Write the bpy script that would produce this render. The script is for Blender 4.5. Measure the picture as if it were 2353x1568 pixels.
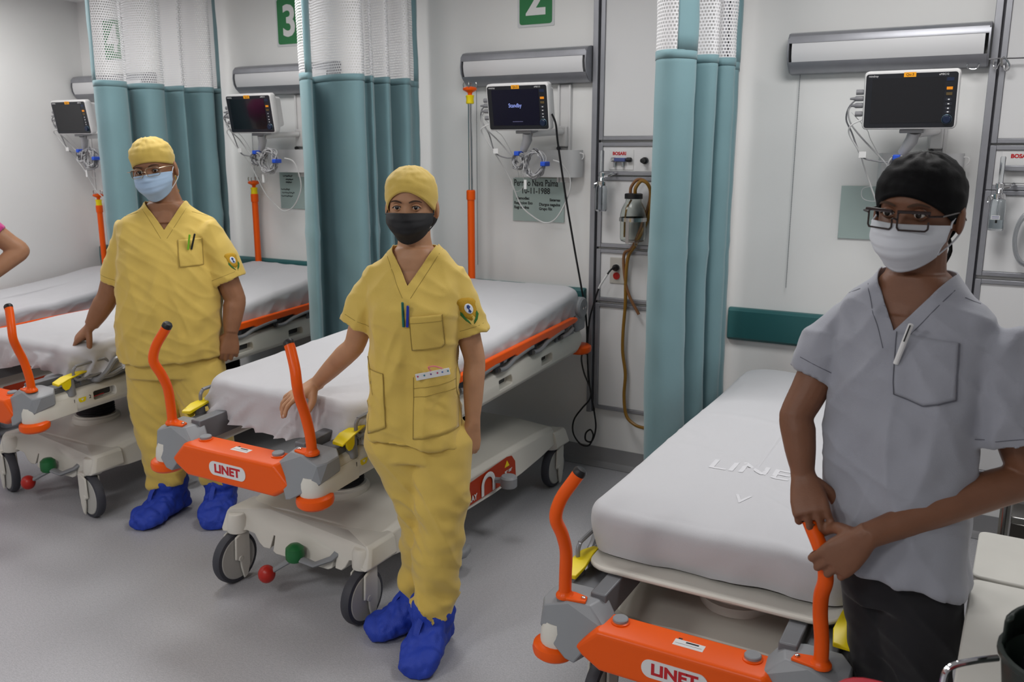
import bpy, bmesh, math, random
import numpy as np
from mathutils import Vector, Matrix, noise
from mathutils.bvhtree import BVHTree
random.seed(7)
for o in list(bpy.data.objects): bpy.data.objects.remove(o)
SC = bpy.context.scene
COL = SC.collection
R = math.radians

# ------------------------------------------------------------------ camera
YAW, PITCH, CAM_H, FPX = R(29.5), R(12.4), 1.64, 2030.0
cd = bpy.data.cameras.new('camera'); cam = bpy.data.objects.new('camera', cd); COL.objects.link(cam)
cd.sensor_width = 36.0; cd.lens = FPX / 2353 * 36; cd.clip_start = 0.05
cam.location = (0, 0, CAM_H); cam.rotation_euler = (R(90) - PITCH, 0, YAW)
cd.dof.use_dof = True; cd.dof.focus_distance = 2.65; cd.dof.aperture_fstop = 6.3
SC.camera = cam
# ------------------------------------------------------------------ world / exposure
w = bpy.data.worlds.new('world'); SC.world = w; w.use_nodes = True
w.node_tree.nodes['Background'].inputs[0].default_value = (0.9, 0.95, 1.0, 1)
w.node_tree.nodes['Background'].inputs[1].default_value = 0.05
SC.view_settings.view_transform = 'Standard'; SC.view_settings.look = 'None'
SC.view_settings.exposure = 0.0; SC.view_settings.gamma = 1.0
SC.view_settings.use_curve_mapping = False
SC.cycles.max_bounces = 8; SC.cycles.transmission_bounces = 6; SC.cycles.caustics_reflective = False
# ceiling troffers: (x, y, watts)
LAMPS = [(-5.0, 2.9, 14), (-3.4, 2.9, 13), (-1.9, 2.9, 10.5), (-.4, 2.9, 15), (1.2, 2.9, 7), (-4.8, .5, 7), (-2.4, -.5, 28), (-.8, -.9, 24)]
WALL_Y, LEFT_X, RIGHT_X, FRONT_Y, CEIL = 4.08, -5.72, 3.0, -3.0, 2.60

# ------------------------------------------------------------------ helpers
_f = Vector((-math.sin(YAW) * math.cos(PITCH), math.cos(YAW) * math.cos(PITCH), -math.sin(PITCH)))
_r = Vector((math.cos(YAW), math.sin(YAW), 0)); _u = _r.cross(_f)
def wp(px, py, y):
    """point of the photograph lying in the plane Y = y"""
    d = _r * (px - 1176.5) + _u * (784 - py) + _f * FPX
    t = y / d.y
    return Vector((d.x * t, y, CAM_H + d.z * t))

def lin(c):
    if isinstance(c, str): c = [int(c[i:i + 2], 16) for i in (0, 2, 4)]
    return tuple((v / 255 / 12.92 if v / 255 <= .04045 else ((v / 255 + .055) / 1.055) ** 2.4) for v in c) + (1,)
MATS = {}
def mat(name, col, rough=.5, metal=0., bump=0., bscale=60., var=0., vscale=6., trans=0., ior=1.45, alpha=1., sss=0., emit=0., coat=0., sheen=0., stretch=None, spec=None):
    if name in MATS: return MATS[name]
    m = bpy.data.materials.new(name); m.use_nodes = True; MATS[name] = m
    nt = m.node_tree; N = nt.nodes; L = nt.links; b = N['Principled BSDF']
    c = lin(col); b.inputs['Base Color'].default_value = c
    b.inputs['Roughness'].default_value = rough; b.inputs['Metallic'].default_value = metal
    b.inputs['Transmission Weight'].default_value = trans; b.inputs['IOR'].default_value = ior
    b.inputs['Alpha'].default_value = alpha; b.inputs['Coat Weight'].default_value = coat
    b.inputs['Sheen Weight'].default_value = sheen
    if spec is not None: b.inputs['Specular IOR Level'].default_value = spec
    if sss: b.inputs['Subsurface Weight'].default_value = sss; b.inputs['Subsurface Radius'].default_value = (.012, .005, .003); b.inputs['Subsurface Scale'].default_value = 1.0
    if emit: b.inputs['Emission Color'].default_value = c; b.inputs['Emission Strength'].default_value = emit
    tc = N.new('ShaderNodeTexCoord'); src = tc.outputs['Object']
    if stretch:
        mp = N.new('ShaderNodeMapping'); mp.inputs['Scale'].default_value = stretch; L.new(src, mp.inputs[0]); src = mp.outputs[0]
    if var:
        n = N.new('ShaderNodeTexNoise'); n.inputs['Scale'].default_value = vscale; n.inputs['Detail'].default_value = 5; L.new(src, n.inputs['Vector'])
        mr = N.new('ShaderNodeMapRange'); mr.inputs[1].default_value = .3; mr.inputs[2].default_value = .7; mr.inputs[3].default_value = 1 - var; mr.inputs[4].default_value = 1 + var; L.new(n.outputs[0], mr.inputs[0])
        mx = N.new('ShaderNodeVectorMath'); mx.operation = 'SCALE'; mx.inputs[0].default_value = c[:3]; L.new(mr.outputs[0], mx.inputs['Scale']); L.new(mx.outputs[0], b.inputs['Base Color'])
    if bump:
        n2 = N.new('ShaderNodeTexNoise'); n2.inputs['Scale'].default_value = bscale; n2.inputs['Detail'].default_value = 4; L.new(src, n2.inputs['Vector'])
        bp = N.new('ShaderNodeBump'); bp.inputs['Strength'].default_value = bump; bp.inputs['Distance'].default_value = .01; L.new(n2.outputs[0], bp.inputs['Height']); L.new(bp.outputs[0], b.inputs['Normal'])
    return m

class MB:
    """collects shapes, then builds them as ONE mesh"""
    def __init__(s, T=None): s.v = []; s.f = []; s.T = T
    def add(s, vs, fs):
        k = len(s.v); s.v += [tuple(p) for p in vs]; s.f += [[i + k for i in f] for f in fs]; return s
    def box(s, x0, x1, y0, y1, z0, z1):
        return s.add([(x, y, z) for z in (z0, z1) for y in (y0, y1) for x in (x0, x1)], [(0, 2, 3, 1), (4, 5, 7, 6), (0, 1, 5, 4), (2, 6, 7, 3), (0, 4, 6, 2), (1, 3, 7, 5)])
    def rings(s, rs, cap=True, closed=True):
        n = len(rs[0]); vs = [p for r in rs for p in r]; fs = []
        for a in range(len(rs) - 1):
            for i in range(n if closed else n - 1):
                j = (i + 1) % n; fs.append((a * n + i, a * n + j, (a + 1) * n + j, (a + 1) * n + i))
        if cap: fs += [tuple(reversed(range(n))), tuple((len(rs) - 1) * n + i for i in range(n))]
        return s.add(vs, fs)
    def tube(s, pts, r, n=10, cap=True, flat=None):
        """pts: polyline, r: radius or list. flat=(vector, factor) squashes along a vector"""
        pts = [Vector(p) for p in pts]; m = len(pts); rr = r if isinstance(r, (list, tuple)) else [r] * m
        t0 = (pts[1] - pts[0]).normalized(); a = t0.orthogonal().normalized(); rs = []
        for i, p in enumerate(pts):
            t = (pts[min(i + 1, m - 1)] - pts[max(i - 1, 0)]).normalized()
            a = (a - t * a.dot(t))
            a = a.normalized() if a.length > 1e-6 else t.orthogonal().normalized()
            b = t.cross(a); ring = []
            for k in range(n):
                q = (a * math.cos(2 * math.pi * k / n) + b * math.sin(2 * math.pi * k / n)) * rr[i]
                if flat: fv = Vector(flat[0]).normalized(); q = q - fv * q.dot(fv) * (1 - flat[1])
                ring.append(p + q)
            rs.append(ring)
        return s.rings(rs, cap)
    def lathe(s, prof, c=(0, 0, 0), axis='z', n=24, cap=True):
        rs = []
        for r, h in prof:
            ring = []
            for k in range(n):
                a = 2 * math.pi * k / n; x, y = r * math.cos(a), r * math.sin(a)
                q = {'z': (x, y, h), 'x': (h, x, y), 'y': (y, h, x)}[axis]
                ring.append((c[0] + q[0], c[1] + q[1], c[2] + q[2]))
            rs.append(ring)
        return s.rings(rs, cap)
    def prism(s, poly, h0, h1, axis='y'):
        f = {'y': lambda a, b, h: (a, h, b), 'x': lambda a, b, h: (h, a, b), 'z': lambda a, b, h: (a, b, h)}[axis]
        return s.rings([[f(a, b, h0) for a, b in poly], [f(a, b, h1) for a, b in poly]])
    def sphere(s, c, r, n=16, m=10):
        r = r if isinstance(r, (tuple, list)) else (r, r, r); rs = []
        for i in range(m + 1):
            t = math.pi * (i + .02 * (i == 0) - .02 * (i == m)) / m
            rs.append([(c[0] + r[0] * math.sin(t) * math.cos(2 * math.pi * k / n), c[1] + r[1] * math.sin(t) * math.sin(2 * math.pi * k / n), c[2] - r[2] * math.cos(t)) for k in range(n)])
        return s.rings(rs)
    def hull(s, pts):
        bm = bmesh.new(); vs = [bm.verts.new(p) for p in pts]; bmesh.ops.convex_hull(bm, input=vs)
        for v in [v for v in bm.verts if not v.link_faces]: bm.verts.remove(v)
        bm.verts.index_update(); s.add([v.co for v in bm.verts], [[v.index for v in f.verts] for f in bm.faces]); bm.free(); return s
    def xf(s, M):
        s.v = [tuple(M @ Vector(p)) for p in s.v]; return s
    def merge(s, o): return s.add(o.v, o.f)
    def mesh(s, name='m', smooth=True):
        me = bpy.data.meshes.new(name); me.from_pydata(s.v, [], s.f)
        bm = bmesh.new(); bm.from_mesh(me); bmesh.ops.recalc_face_normals(bm, faces=bm.faces); bm.to_mesh(me); bm.free()
        if smooth: me.polygons.foreach_set('use_smooth', [True] * len(me.polygons))
        return me
    def build(s, name, m, parent=None, bevel=0., seg=2, smooth=True, angle=35, subsurf=0):
        o = bpy.data.objects.new(name, s.mesh(name, smooth)); return fin(o, m, parent, bevel, seg, angle, subsurf)
def fin(o, m, parent=None, bevel=0., seg=2, angle=35, subsurf=0):
    COL.objects.link(o); o.parent = parent
    if m is not None: o.data.materials.clear(); o.data.materials.append(m)
    if bevel:
        b = o.modifiers.new('bevel', 'BEVEL'); b.width = bevel; b.segments = seg; b.limit_method = 'ANGLE'; b.angle_limit = R(30); b.harden_normals = False
    if subsurf:
        b = o.modifiers.new('sub', 'SUBSURF'); b.levels = subsurf; b.render_levels = subsurf
    elif o.data.polygons and o.data.polygons[0].use_smooth and angle:
        o.data.set_sharp_from_angle(angle=R(angle))
    return o
def thing(name, label, cat, loc=(0, 0, 0), rz=0, group=None):
    o = bpy.data.objects.new(name, None); COL.objects.link(o); o.empty_display_size = .1
    o.location = loc; o.rotation_euler = (0, 0, rz); return tag(o, label, cat, group)
def tag(o, label, cat, group=None):
    o['label'] = label; o['category'] = cat
    if group: o['group'] = group
    return o
def struct(o): o['kind'] = 'structure'; return o
def smoothpath(pts, n=6, closed=False):
    pts = [Vector(p) for p in pts]; out = []; m = len(pts)
    for i in range(m if closed else m - 1):
        g = lambda k: pts[k % m] if closed else pts[max(0, min(m - 1, k))]
        p0, p1, p2, p3 = g(i - 1), g(i), g(i + 1), g(i + 2)
        for k in range(n):
            t = k / n
            out.append(.5 * ((2 * p1) + (p2 - p0) * t + (2 * p0 - 5 * p1 + 4 * p2 - p3) * t * t + (3 * p1 - p0 - 3 * p2 + p3) * t ** 3))
    if not closed: out.append(pts[-1])
    return out
def rrect(x0, x1, z0, z1, r, n=5):
    out = []
    for cx, cz, a in ((x1 - r, z1 - r, 0), (x0 + r, z1 - r, 90), (x0 + r, z0 + r, 180), (x1 - r, z0 + r, 270)):
        for k in range(n + 1):
            t = R(a + 90 * k / n); out.append((cx + r * math.cos(t), cz + r * math.sin(t)))
    return out
def boolean(me, cutters):
    o = bpy.data.objects.new('tmp', me); COL.objects.link(o); cs = []
    for c in cutters:
        co = bpy.data.objects.new('tmpc', c.mesh('c', False)); COL.objects.link(co); cs.append(co)
        b = o.modifiers.new('b', 'BOOLEAN'); b.object = co; b.operation = 'DIFFERENCE'; b.solver = 'EXACT'
    dg = bpy.context.evaluated_depsgraph_get(); res = bpy.data.meshes.new_from_object(o.evaluated_get(dg))
    for x in [o] + cs: bpy.data.objects.remove(x)
    return res
def remesh(mb, voxel, it=4, fac=.5):
    o = bpy.data.objects.new('tmp', mb.mesh('t', False)); COL.objects.link(o)
    r = o.modifiers.new('r', 'REMESH'); r.mode = 'VOXEL'; r.voxel_size = voxel; r.use_smooth_shade = True
    if it: s_ = o.modifiers.new('s', 'SMOOTH'); s_.factor = fac; s_.iterations = it
    dg = bpy.context.evaluated_depsgraph_get(); me = bpy.data.meshes.new_from_object(o.evaluated_get(dg))
    bpy.data.objects.remove(o); me.polygons.foreach_set('use_smooth', [True] * len(me.polygons)); return me
def text(s, size, bold=0., ext=.0004, align='CENTER', squash=1.):
    cu = bpy.data.curves.new('t', 'FONT'); cu.body = s; cu.size = size; cu.extrude = ext; cu.offset = bold; cu.align_x = align; cu.align_y = 'CENTER'; cu.resolution_u = 3
    o = bpy.data.objects.new('t', cu); COL.objects.link(o)
    dg = bpy.context.evaluated_depsgraph_get(); me = bpy.data.meshes.new_from_object(o.evaluated_get(dg))
    bpy.data.objects.remove(o); bpy.data.curves.remove(cu)
    me.transform(Matrix.Diagonal((squash, 1, 1, 1))); return me
def put_text(name, s, size, m, M, parent=None, **k):
    """M maps the text plane (x right, y up, z towards the reader)"""
    me = text(s, size, **k); me.transform(M); o = bpy.data.objects.new(name, me); return fin(o, m, parent, angle=0)
def frameM(o, right, up):
    r_ = Vector(right).normalized(); u_ = Vector(up).normalized(); n_ = r_.cross(u_)
    return Matrix(((r_.x, u_.x, n_.x, o[0]), (r_.y, u_.y, n_.y, o[1]), (r_.z, u_.z, n_.z, o[2]), (0, 0, 0, 1)))
FACE = lambda x, y, z: frameM((x, y, z), (1, 0, 0), (0, 0, 1))      # text facing -Y

# ------------------------------------------------------------------ materials
WALLM = mat('white_wall_panel', 'ebebea', .55, bump=.03, bscale=40, var=.012, vscale=2)
ALU = mat('brushed_aluminium', '9b9ca2', .38, .55, var=.04, vscale=20)
ALU2 = mat('aluminium_dark_groove', '4a4a50', .5, .4)
STEEL = mat('stainless_steel', 'b9b7b4', .22, 1.)
CHROME = mat('chrome', 'd8d8da', .12, 1.)
WPL = mat('cream_white_plastic', 'd6d3ca', .38, bump=.01, bscale=200)
WPL2 = mat('white_monitor_plastic', 'dedddd', .42)
GPL = mat('mid_grey_plastic', '8b8e92', .42, bump=.02, bscale=300)
GMET = mat('grey_painted_metal', '8a8b8e', .35, .3)
DGREY = mat('dark_grey_plastic', '3b3c40', .5)
ORANGE = mat('orange_gloss_plastic', 'ee5a08', .34, bump=.008, bscale=150, spec=.35)
YELLOW = mat('yellow_plastic', 'ecd408', .35)
BLACK = mat('black_plastic', '131316', .45)
RUBBER = mat('tyre_rubber', '3e3f46', .6)
SHEET = mat('white_cotton_sheet', 'c3c3c7', .8, bump=.12, bscale=500, sheen=.2)
TEAL = mat('teal_curtain_fabric', '75979e', .7, bump=.08, bscale=600, var=.04, vscale=3, sheen=.2)
BUMPER = mat('dark_teal_vinyl', '2c6264', .45, bump=.02, bscale=200)
RED = mat('red_plastic', 'b4251c', .35)
GREEN = mat('green_plastic', '1f6b39', .4)
PAPER = mat('white_label_paper', 'dcdcdc', .7)
INK = mat('black_ink', '16161a', .6)
REDINK = mat('red_ink', 'c01d25', .5)
CLEAR = mat('clear_plastic', 'f2f6f8', .06, trans=1., ior=1.3)
GLASSB = mat('frosted_glass_board', 'a9bab7', .25, var=.02)
CABLE = mat('light_grey_cable', 'b0b0b2', .5)
CABLE2 = mat('mid_grey_cable', '808084', .5)
BLUE = mat('blue_plastic', '1f4fc4', .45)
AMBER = mat('amber_rubber_tube', '8a6420', .4)

def floor_mat():
    m = mat('grey_vinyl_floor', '96969a', .42); nt = m.node_tree; N = nt.nodes; L = nt.links; b = N['Principled BSDF']
    tc = N.new('ShaderNodeTexCoord'); mp = N.new('ShaderNodeMapping'); mp.inputs['Rotation'].default_value = (0, 0, R(8)); mp.inputs['Scale'].default_value = (14, 60, 1); L.new(tc.outputs['Object'], mp.inputs[0])
    n = N.new('ShaderNodeTexNoise'); n.inputs['Scale'].default_value = 4; n.inputs['Detail'].default_value = 6; n.inputs['Roughness'].default_value = .7; L.new(mp.outputs[0], n.inputs[0])
    n2 = N.new('ShaderNodeTexNoise'); n2.inputs['Scale'].default_value = 220; n2.inputs['Detail'].default_value = 2; L.new(tc.outputs['Object'], n2.inputs[0])
    ad = N.new('ShaderNodeMath'); ad.operation = 'ADD'; L.new(n.outputs[0], ad.inputs[0]); L.new(n2.outputs[0], ad.inputs[1])
    cr = N.new('ShaderNodeValToRGB'); cr.color_ramp.elements[0].position = .35; cr.color_ramp.elements[0].color = lin('9f9fa4'); cr.color_ramp.elements[1].position = .68; cr.color_ramp.elements[1].color = lin('bebec2')
    hf = N.new('ShaderNodeMath'); hf.operation = 'MULTIPLY'; hf.inputs[1].default_value = .5; L.new(ad.outputs[0], hf.inputs[0]); L.new(hf.outputs[0], cr.inputs[0]); L.new(cr.outputs[0], b.inputs['Base Color'])
    return m
def net_mat():
    m = mat('white_open_net', 'e6e6e8', .8); nt = m.node_tree; N = nt.nodes; L = nt.links; b = N['Principled BSDF']
    uv = N.new('ShaderNodeTexCoord'); sp = N.new('ShaderNodeSeparateXYZ'); L.new(uv.outputs['UV'], sp.inputs[0])
    def M_(op, a, bb=None):
        k = N.new('ShaderNodeMath'); k.operation = op
        for i, q in enumerate((a, bb)):
            if q is None: continue
            if isinstance(q, (int, float)): k.inputs[i].default_value = q
            else: L.new(q, k.inputs[i])
        return k.outputs[0]
    row = M_('FLOOR', M_('MULTIPLY', sp.outputs[1], 80)); u = M_('ADD', M_('MULTIPLY', sp.outputs[0], 80), M_('MULTIPLY', row, .5))
    a = M_('ABSOLUTE', M_('SUBTRACT', M_('FRACT', u), .5)); c = M_('ABSOLUTE', M_('SUBTRACT', M_('FRACT', M_('MULTIPLY', sp.outputs[1], 80)), .5))
    hole = M_('MULTIPLY', M_('LESS_THAN', a, .33), M_('LESS_THAN', c, .31))
    L.new(M_('SUBTRACT', 1., hole), b.inputs['Alpha']); return m
FLOORM = floor_mat(); NETM = net_mat()

# ------------------------------------------------------------------ the room
struct(MB().box(LEFT_X, RIGHT_X, FRONT_Y, WALL_Y, -.08, 0).build('floor', FLOORM, smooth=False))
struct(MB().box(LEFT_X - .1, RIGHT_X + .1, WALL_Y, WALL_Y + .1, 0, CEIL).build('wall_back', WALLM, smooth=False))
struct(MB().box(LEFT_X - .1, LEFT_X, FRONT_Y, WALL_Y, 0, CEIL).build('wall_left', WALLM, smooth=False))
struct(MB().box(RIGHT_X, RIGHT_X + .1, FRONT_Y, WALL_Y, 0, CEIL).build('wall_right', WALLM, smooth=False))
struct(MB().box(LEFT_X, RIGHT_X, FRONT_Y - .1, FRONT_Y, 0, CEIL).build('wall_front', WALLM, smooth=False))
CEILM = mat('white_ceiling', 'f0f0f0', .8)
struct(MB().box(LEFT_X, RIGHT_X, FRONT_Y, WALL_Y, CEIL, CEIL + .1).build('ceiling', CEILM, smooth=False))
BASEM = mat('grey_cove_vinyl', '8c8c8e', .5)
def cove(name, a, b, n):
    """coved skirting from a to b, n = direction into the room"""
    a = Vector(a); b = Vector(b); n = Vector(n); prof = [(0, .095), (.004, .097), (.006, .05), (.012, .022), (.03, .006), (.05, .0025), (.05, .0), (0, 0)]
    rs = [[p + n * q + Vector((0, 0, h)) for q, h in prof] for p in (a, b)]
    return struct(MB().rings(rs).build(name, BASEM))
cove('baseboard_back', (LEFT_X + .05, WALL_Y, .001), (RIGHT_X, WALL_Y, .001), (0, -1, 0))
cove('baseboard_left', (LEFT_X, FRONT_Y, .001), (LEFT_X, WALL_Y - .051, .001), (1, 0, 0))
for i, (lx, ly, pw) in enumerate(LAMPS):
    t = thing('ceiling_light', 'square white ceiling light panel, number %s along the ceiling from the left wall' % ['one', 'two', 'three', 'four', 'five', 'six', 'seven', 'eight', 'nine'][i], 'ceiling light', (lx, ly, CEIL))
    fr = MB()
    for a in (-1, 1): fr.box(a * .305 - .012, a * .305 + .012, -.317, .317, -.012, 0).box(-.293, .293, a * .305 - .012, a * .305 + .012, -.012, 0)
    fr.build('frame', ALU, t); MB().box(-.293, .293, -.293, .293, -.007, -.001).build('diffuser', mat('lit_diffuser', 'fbfbff', .6, emit=2.0), t)
    ld = bpy.data.lights.new('panel_light', 'AREA'); ld.shape = 'SQUARE'; ld.size = .58; ld.energy = pw; ld.color = (1, .985, .96)
    lo = bpy.data.objects.new('panel_light', ld); COL.objects.link(lo); lo.parent = t; lo.location = (0, 0, -.015)
SPR = thing('sprinkler_head', 'small clear sprinkler head hanging from the ceiling in the far left corner', 'sprinkler', (-5.45, 3.6, CEIL))
MB().lathe([(.022, 0), (.022, -.006), (.01, -.008), (.008, -.03), (.014, -.034), (.016, -.045), (.008, -.055)]).build('body', CHROME, SPR)

# teal bumper rails on the back wall
def bumper(x0, x1, z0, z1, label):
    prof = [(0, z0), (-.018, z0 + .002), (-.03, z0 + .014), (-.033, (z0 + z1) / 2), (-.03, z1 - .014), (-.018, z1 - .002), (0, z1)]
    rs = []
    for x, k in ((x0, .55), (x0 + .004, .85), (x0 + .012, 1), (x1 - .012, 1), (x1 - .004, .85), (x1, .55)):
        rs.append([(x, WALL_Y + y * k, (z0 + z1) / 2 + (z - (z0 + z1) / 2) * (.9 + .1 * k)) for y, z in prof])
    tag(MB().rings(rs).build('wall_bumper', BUMPER), label, 'bumper rail')
bumper(-1.13, -.17, .75, .905, 'dark teal wall bumper rail behind the right-hand bed')
bumper(-2.75, -1.87, .78, .935, 'dark teal wall bumper rail behind the head of the middle bed')
bumper(-4.35, -3.52, .80, .955, 'dark teal wall bumper rail between the middle and far left curtains')
bumper(-5.70, -4.62, .80, .955, 'dark teal wall bumper rail behind the far left bed')
# ------------------------------------------------------------------ wall lamps over the beds
LENS = mat('white_lamp_lens', 'd9d9db', .4)
def wall_lamp(x0, x1, label):
    t = thing('wall_lamp', label, 'wall lamp', ((x0 + x1) / 2, WALL_Y, 1.945)); h = (x1 - x0) / 2
    def strip(name, prof, m, a, b):
        rs = [[(x, y, z) for y, z in prof] for x in (a, b)]; MB().rings(rs).build(name, m, t, angle=25)
    strip('top_profile', [(0, .15), (0, .168), (-.05, .168), (-.085, .16), (-.1, .148), (-.106, .128), (-.106, .120), (-.09, .12), (-.09, .145), (-.05, .152)], ALU, -h, h)
    strip('lens', [(-.02, .118), (-.107, .119), (-.110, .095), (-.106, .065), (-.096, .043), (-.02, .045)], LENS, -h + .012, h - .012)
    strip('lower_profile', [(0, .0), (0, .042), (-.088, .042), (-.098, .045), (-.094, .038), (-.075, .018), (-.05, .004), (-.03, 0)], ALU, -h, h)
    for s in (-1, 1):
        strip('end_cap', [(0, .0), (0, .168), (-.05, .168), (-.085, .16), (-.104, .140), (-.111, .095), (-.105, .06), (-.092, .038), (-.05, .004)], ALU, s * h, s * (h + .006))
    # beaded pull cord
    cx = -h + .035; mb = MB().tube([(cx, -.02, .0), (cx, -.02, -.93)], .0011, 6)
    for k in range(116): mb.sphere((cx, -.02, -.004 - k * .008), .0022, 6, 4)
    mb.build('pull_cord', mat('nickel_bead_chain', '8d8d90', .35, .7), t)
wall_lamp(-.906, -.160, 'aluminium wall lamp with white lens over the right-hand bed')
wall_lamp(-2.545, -1.852, 'aluminium wall lamp with white lens above the standby monitor')
wall_lamp(-4.165, -3.43, 'aluminium wall lamp with white lens beside the green number 3 sign')
wall_lamp(-5.705, -4.98, 'aluminium wall lamp with white lens at the far left by the corner')

# ------------------------------------------------------------------ bay number signs and glass boards
SIGNG = mat('green_sign', '2f7d4a', .45); SIGNB = mat('blue_sign', '3f8aa0', .45); ACR = mat('clear_acrylic_plate', 'd4d6d8', .25); SIGNW = mat('sign_white', 'e4e4e4', .5)
def sign(x0, z0, num, m, label, w_=.182, h_=.25):
    t = thing('bay_number_sign', label, 'sign', (x0 + w_ / 2, WALL_Y, z0))
    MB().prism(rrect(-w_ / 2 - .012, w_ / 2 + .012, -.012, h_ + .012, .006), 0, -.004).build('acrylic_plate', ACR, t)
    MB().prism(rrect(-w_ / 2, w_ / 2, 0, h_, .014), -.0041, -.006).build('coloured_field', m, t)
    if num: put_text('numeral', num, .24, SIGNW, FACE(0, -.0065, h_ / 2 - .005), t, bold=.006, squash=.95)
sign(-2.262, 2.235, '2', SIGNG, 'green bay sign with a white number 2')
sign(-3.885, 2.228, '3', SIGNG, 'green bay sign with a white number 3, half hidden by the curtain')
p = wp(262, 105, WALL_Y); sign(p.x - .09, 2.215, '4', SIGNG, 'green bay sign seen through the net of the far left curtain')
p = wp(2060, 2, WALL_Y); sign(-.55, 2.262, '1', SIGNB, 'blue bay sign cut off at the top edge above the right-hand monitor', .19, .2)
def board(x0, z0, w_, h_, label, writing=None):
    t = thing('glass_note_board', label, 'note board', (x0, WALL_Y, z0))
    MB().box(0, w_, -.008, -.003, 0, h_).build('glass_sheet', GLASSB, t, bevel=.001)
    MB().box(.02, .04, -.003, 0, .02, .04).box(w_ - .04, w_ - .02, -.003, 0, h_ - .04, h_ - .02).build('spacer', CLEAR, t)
    for i, (s, x, z, size, sq) in enumerate(writing or []):
        put_text('handwriting', s, size, INK, FACE(x, -.0085, z), t, align='LEFT', bold=.0006, squash=sq)
    return t
board(-2.298, 1.262, .298, .222, 'glass note board with black handwriting below the standby monitor', [
    ('Perrino Nava Palma', .006, .195, .047, .68), ('10-11-1988', .05, .155, .042, .86), ('Hemodiac', .02, .117, .021, .9), ('Sisternas', .215, .112, .019, .9), ('Resgiccion Exo', .008, .093, .021, .85), ('Diurgos negados', .155, .088, .021, .85), ('Regi medina', .008, .07, .021, .85), ('Grupo Rh:', .155, .066, .021, .85)])
b1 = board(-.667, 1.25, .298, .226, 'blank glass note board beside the head of the person in grey')
b3 = board(-3.935, 1.272, .298, .222, 'glass note board with faint writing, half behind the middle curtain')
def scribble(par, x, z, w_, h_=.012):
    pts = [(x + w_ * k / 22, -.0088, z + h_ * .5 * math.sin(k * 1.9) * (.6 + .4 * math.sin(k * 2.7 + x * 50))) for k in range(23)]
    MB().tube(smoothpath(pts, 3), .0014, 5).build('handwriting', INK, par)
for x, z, w_ in ((.03, .195, .075), (.05, .175, .06), (.05, .158, .05), (.01, .115, .07), (.015, .095, .10), (.01, .075, .09)): scribble(b3, x, z, w_)

# ------------------------------------------------------------------ service columns (aluminium frames, white boards)
PANELM = mat('white_panel_board', 'dcdcdd', .45)
def bar(par, x0, x1, z0, z1, d=.024, name='frame_bar'):
    mb = MB().box(x0, x1, WALL_Y - d, WALL_Y, z0, z1)
    return mb.build(name, ALU, par, bevel=.002)
def column(x0, x1, rows, label):
    """rows: (z0, z1) clear openings, framed all round"""
    t = thing('service_column', label, 'wall panel')
    bar(t, x0, x0 + .026, .29, CEIL - .004, .036, 'post'); MB().box(x0 + .026, x0 + .034, WALL_Y - .014, WALL_Y, .29, CEIL - .004).build('groove', ALU2, t)
    bar(t, x1 - .026, x1, .29, CEIL - .004, .036, 'post')
    fw = .022
    for z0, z1 in rows:
        a, b = x0 + .034, x1 - .034
        bar(t, a, a + fw, z0 - .018, z1 + .018); bar(t, b - fw, b, z0 - .018, z1 + .018)
        bar(t, a + fw, b - fw, z1, z1 + .018); bar(t, a + fw, b - fw, z0 - .018, z0)
        MB().box(a + fw, b - fw, WALL_Y - .016, WALL_Y, z0, z1).build('panel', PANELM, t, bevel=.002)
    return t
ROWS = [(1.690, CEIL - .03), (1.523, 1.643), (1.170, 1.480), (.898, 1.124), (.330, .850)]
c2 = column(-1.843, -1.16, ROWS, 'aluminium framed white service column between the middle bed and the right curtain')
ROWS1 = [(1.672, CEIL - .03), (1.49, 1.628), (1.145, 1.452), (.30, 1.095)]
c1 = column(-.150, .55, ROWS1, 'aluminium framed white service column at the right edge behind the person in grey')
PY = WALL_Y - .016     # front of the panel boards
def outlet_plate(x0, x1, z0, z1, label, logo_x, blue=True, white_bar=False):
    t = thing('gas_outlet', label, 'gas outlet', ((x0 + x1) / 2, PY, (z0 + z1) / 2))
    cx, cz = (x0 + x1) / 2, (z0 + z1) / 2
    MB().box(x0 - cx, x1 - cx, -.003, 0, z0 - cz, z1 - cz).build('plate', PAPER, t, bevel=.001)
    put_text('logo', 'BOSARI', .021, REDINK, FACE(logo_x - cx, -.0035, z1 - cz - .018), t, bold=.001)
    if blue:
        MB().box(-.03, .028, -.028, -.003, -.008, .010).build('valve_body', mat('slate_blue_plastic', '4a5688', .4), t, bevel=.003)
        for s in (-1, 1): MB().lathe([(.011, 0), (.011, .02), (.008, .024)], (s * .034 - (.012 if s < 0 else -.0), -.016, .001), 'x', 16).build('knob', CHROME if s < 0 else BLACK, t)
        for x in (-.03, .012): MB().lathe([(.006, -.022), (.006, 0), (.009, .004)], (x, -.016, -.012), 'z', 12).build('nipple', CHROME, t)
    if white_bar: MB().box(x0 - cx + .01, x1 - cx, -.03, -.003, -.014, .008).build('valve_body', ALU, t, bevel=.003)
    return t
outlet_plate(-1.752, -1.626, 1.531, 1.626, 'gas outlet with blue valve and red logo near the suction jar', -1.70)
outlet_plate(-.07, .12, 1.50, 1.622, 'gas outlet with red logo at the far right edge', -.005, blue=False, white_bar=True)
t = tag(MB().lathe([(.004, 0), (.016, -.003), (.016, -.018), (.011, -.022), (.011, -.045), (.006, -.046)], (-1.566, PY, 1.576), 'y', 18).build('gas_connector', BLACK), 'small black gas connector peeping out by the right curtain', 'connector')
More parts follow.
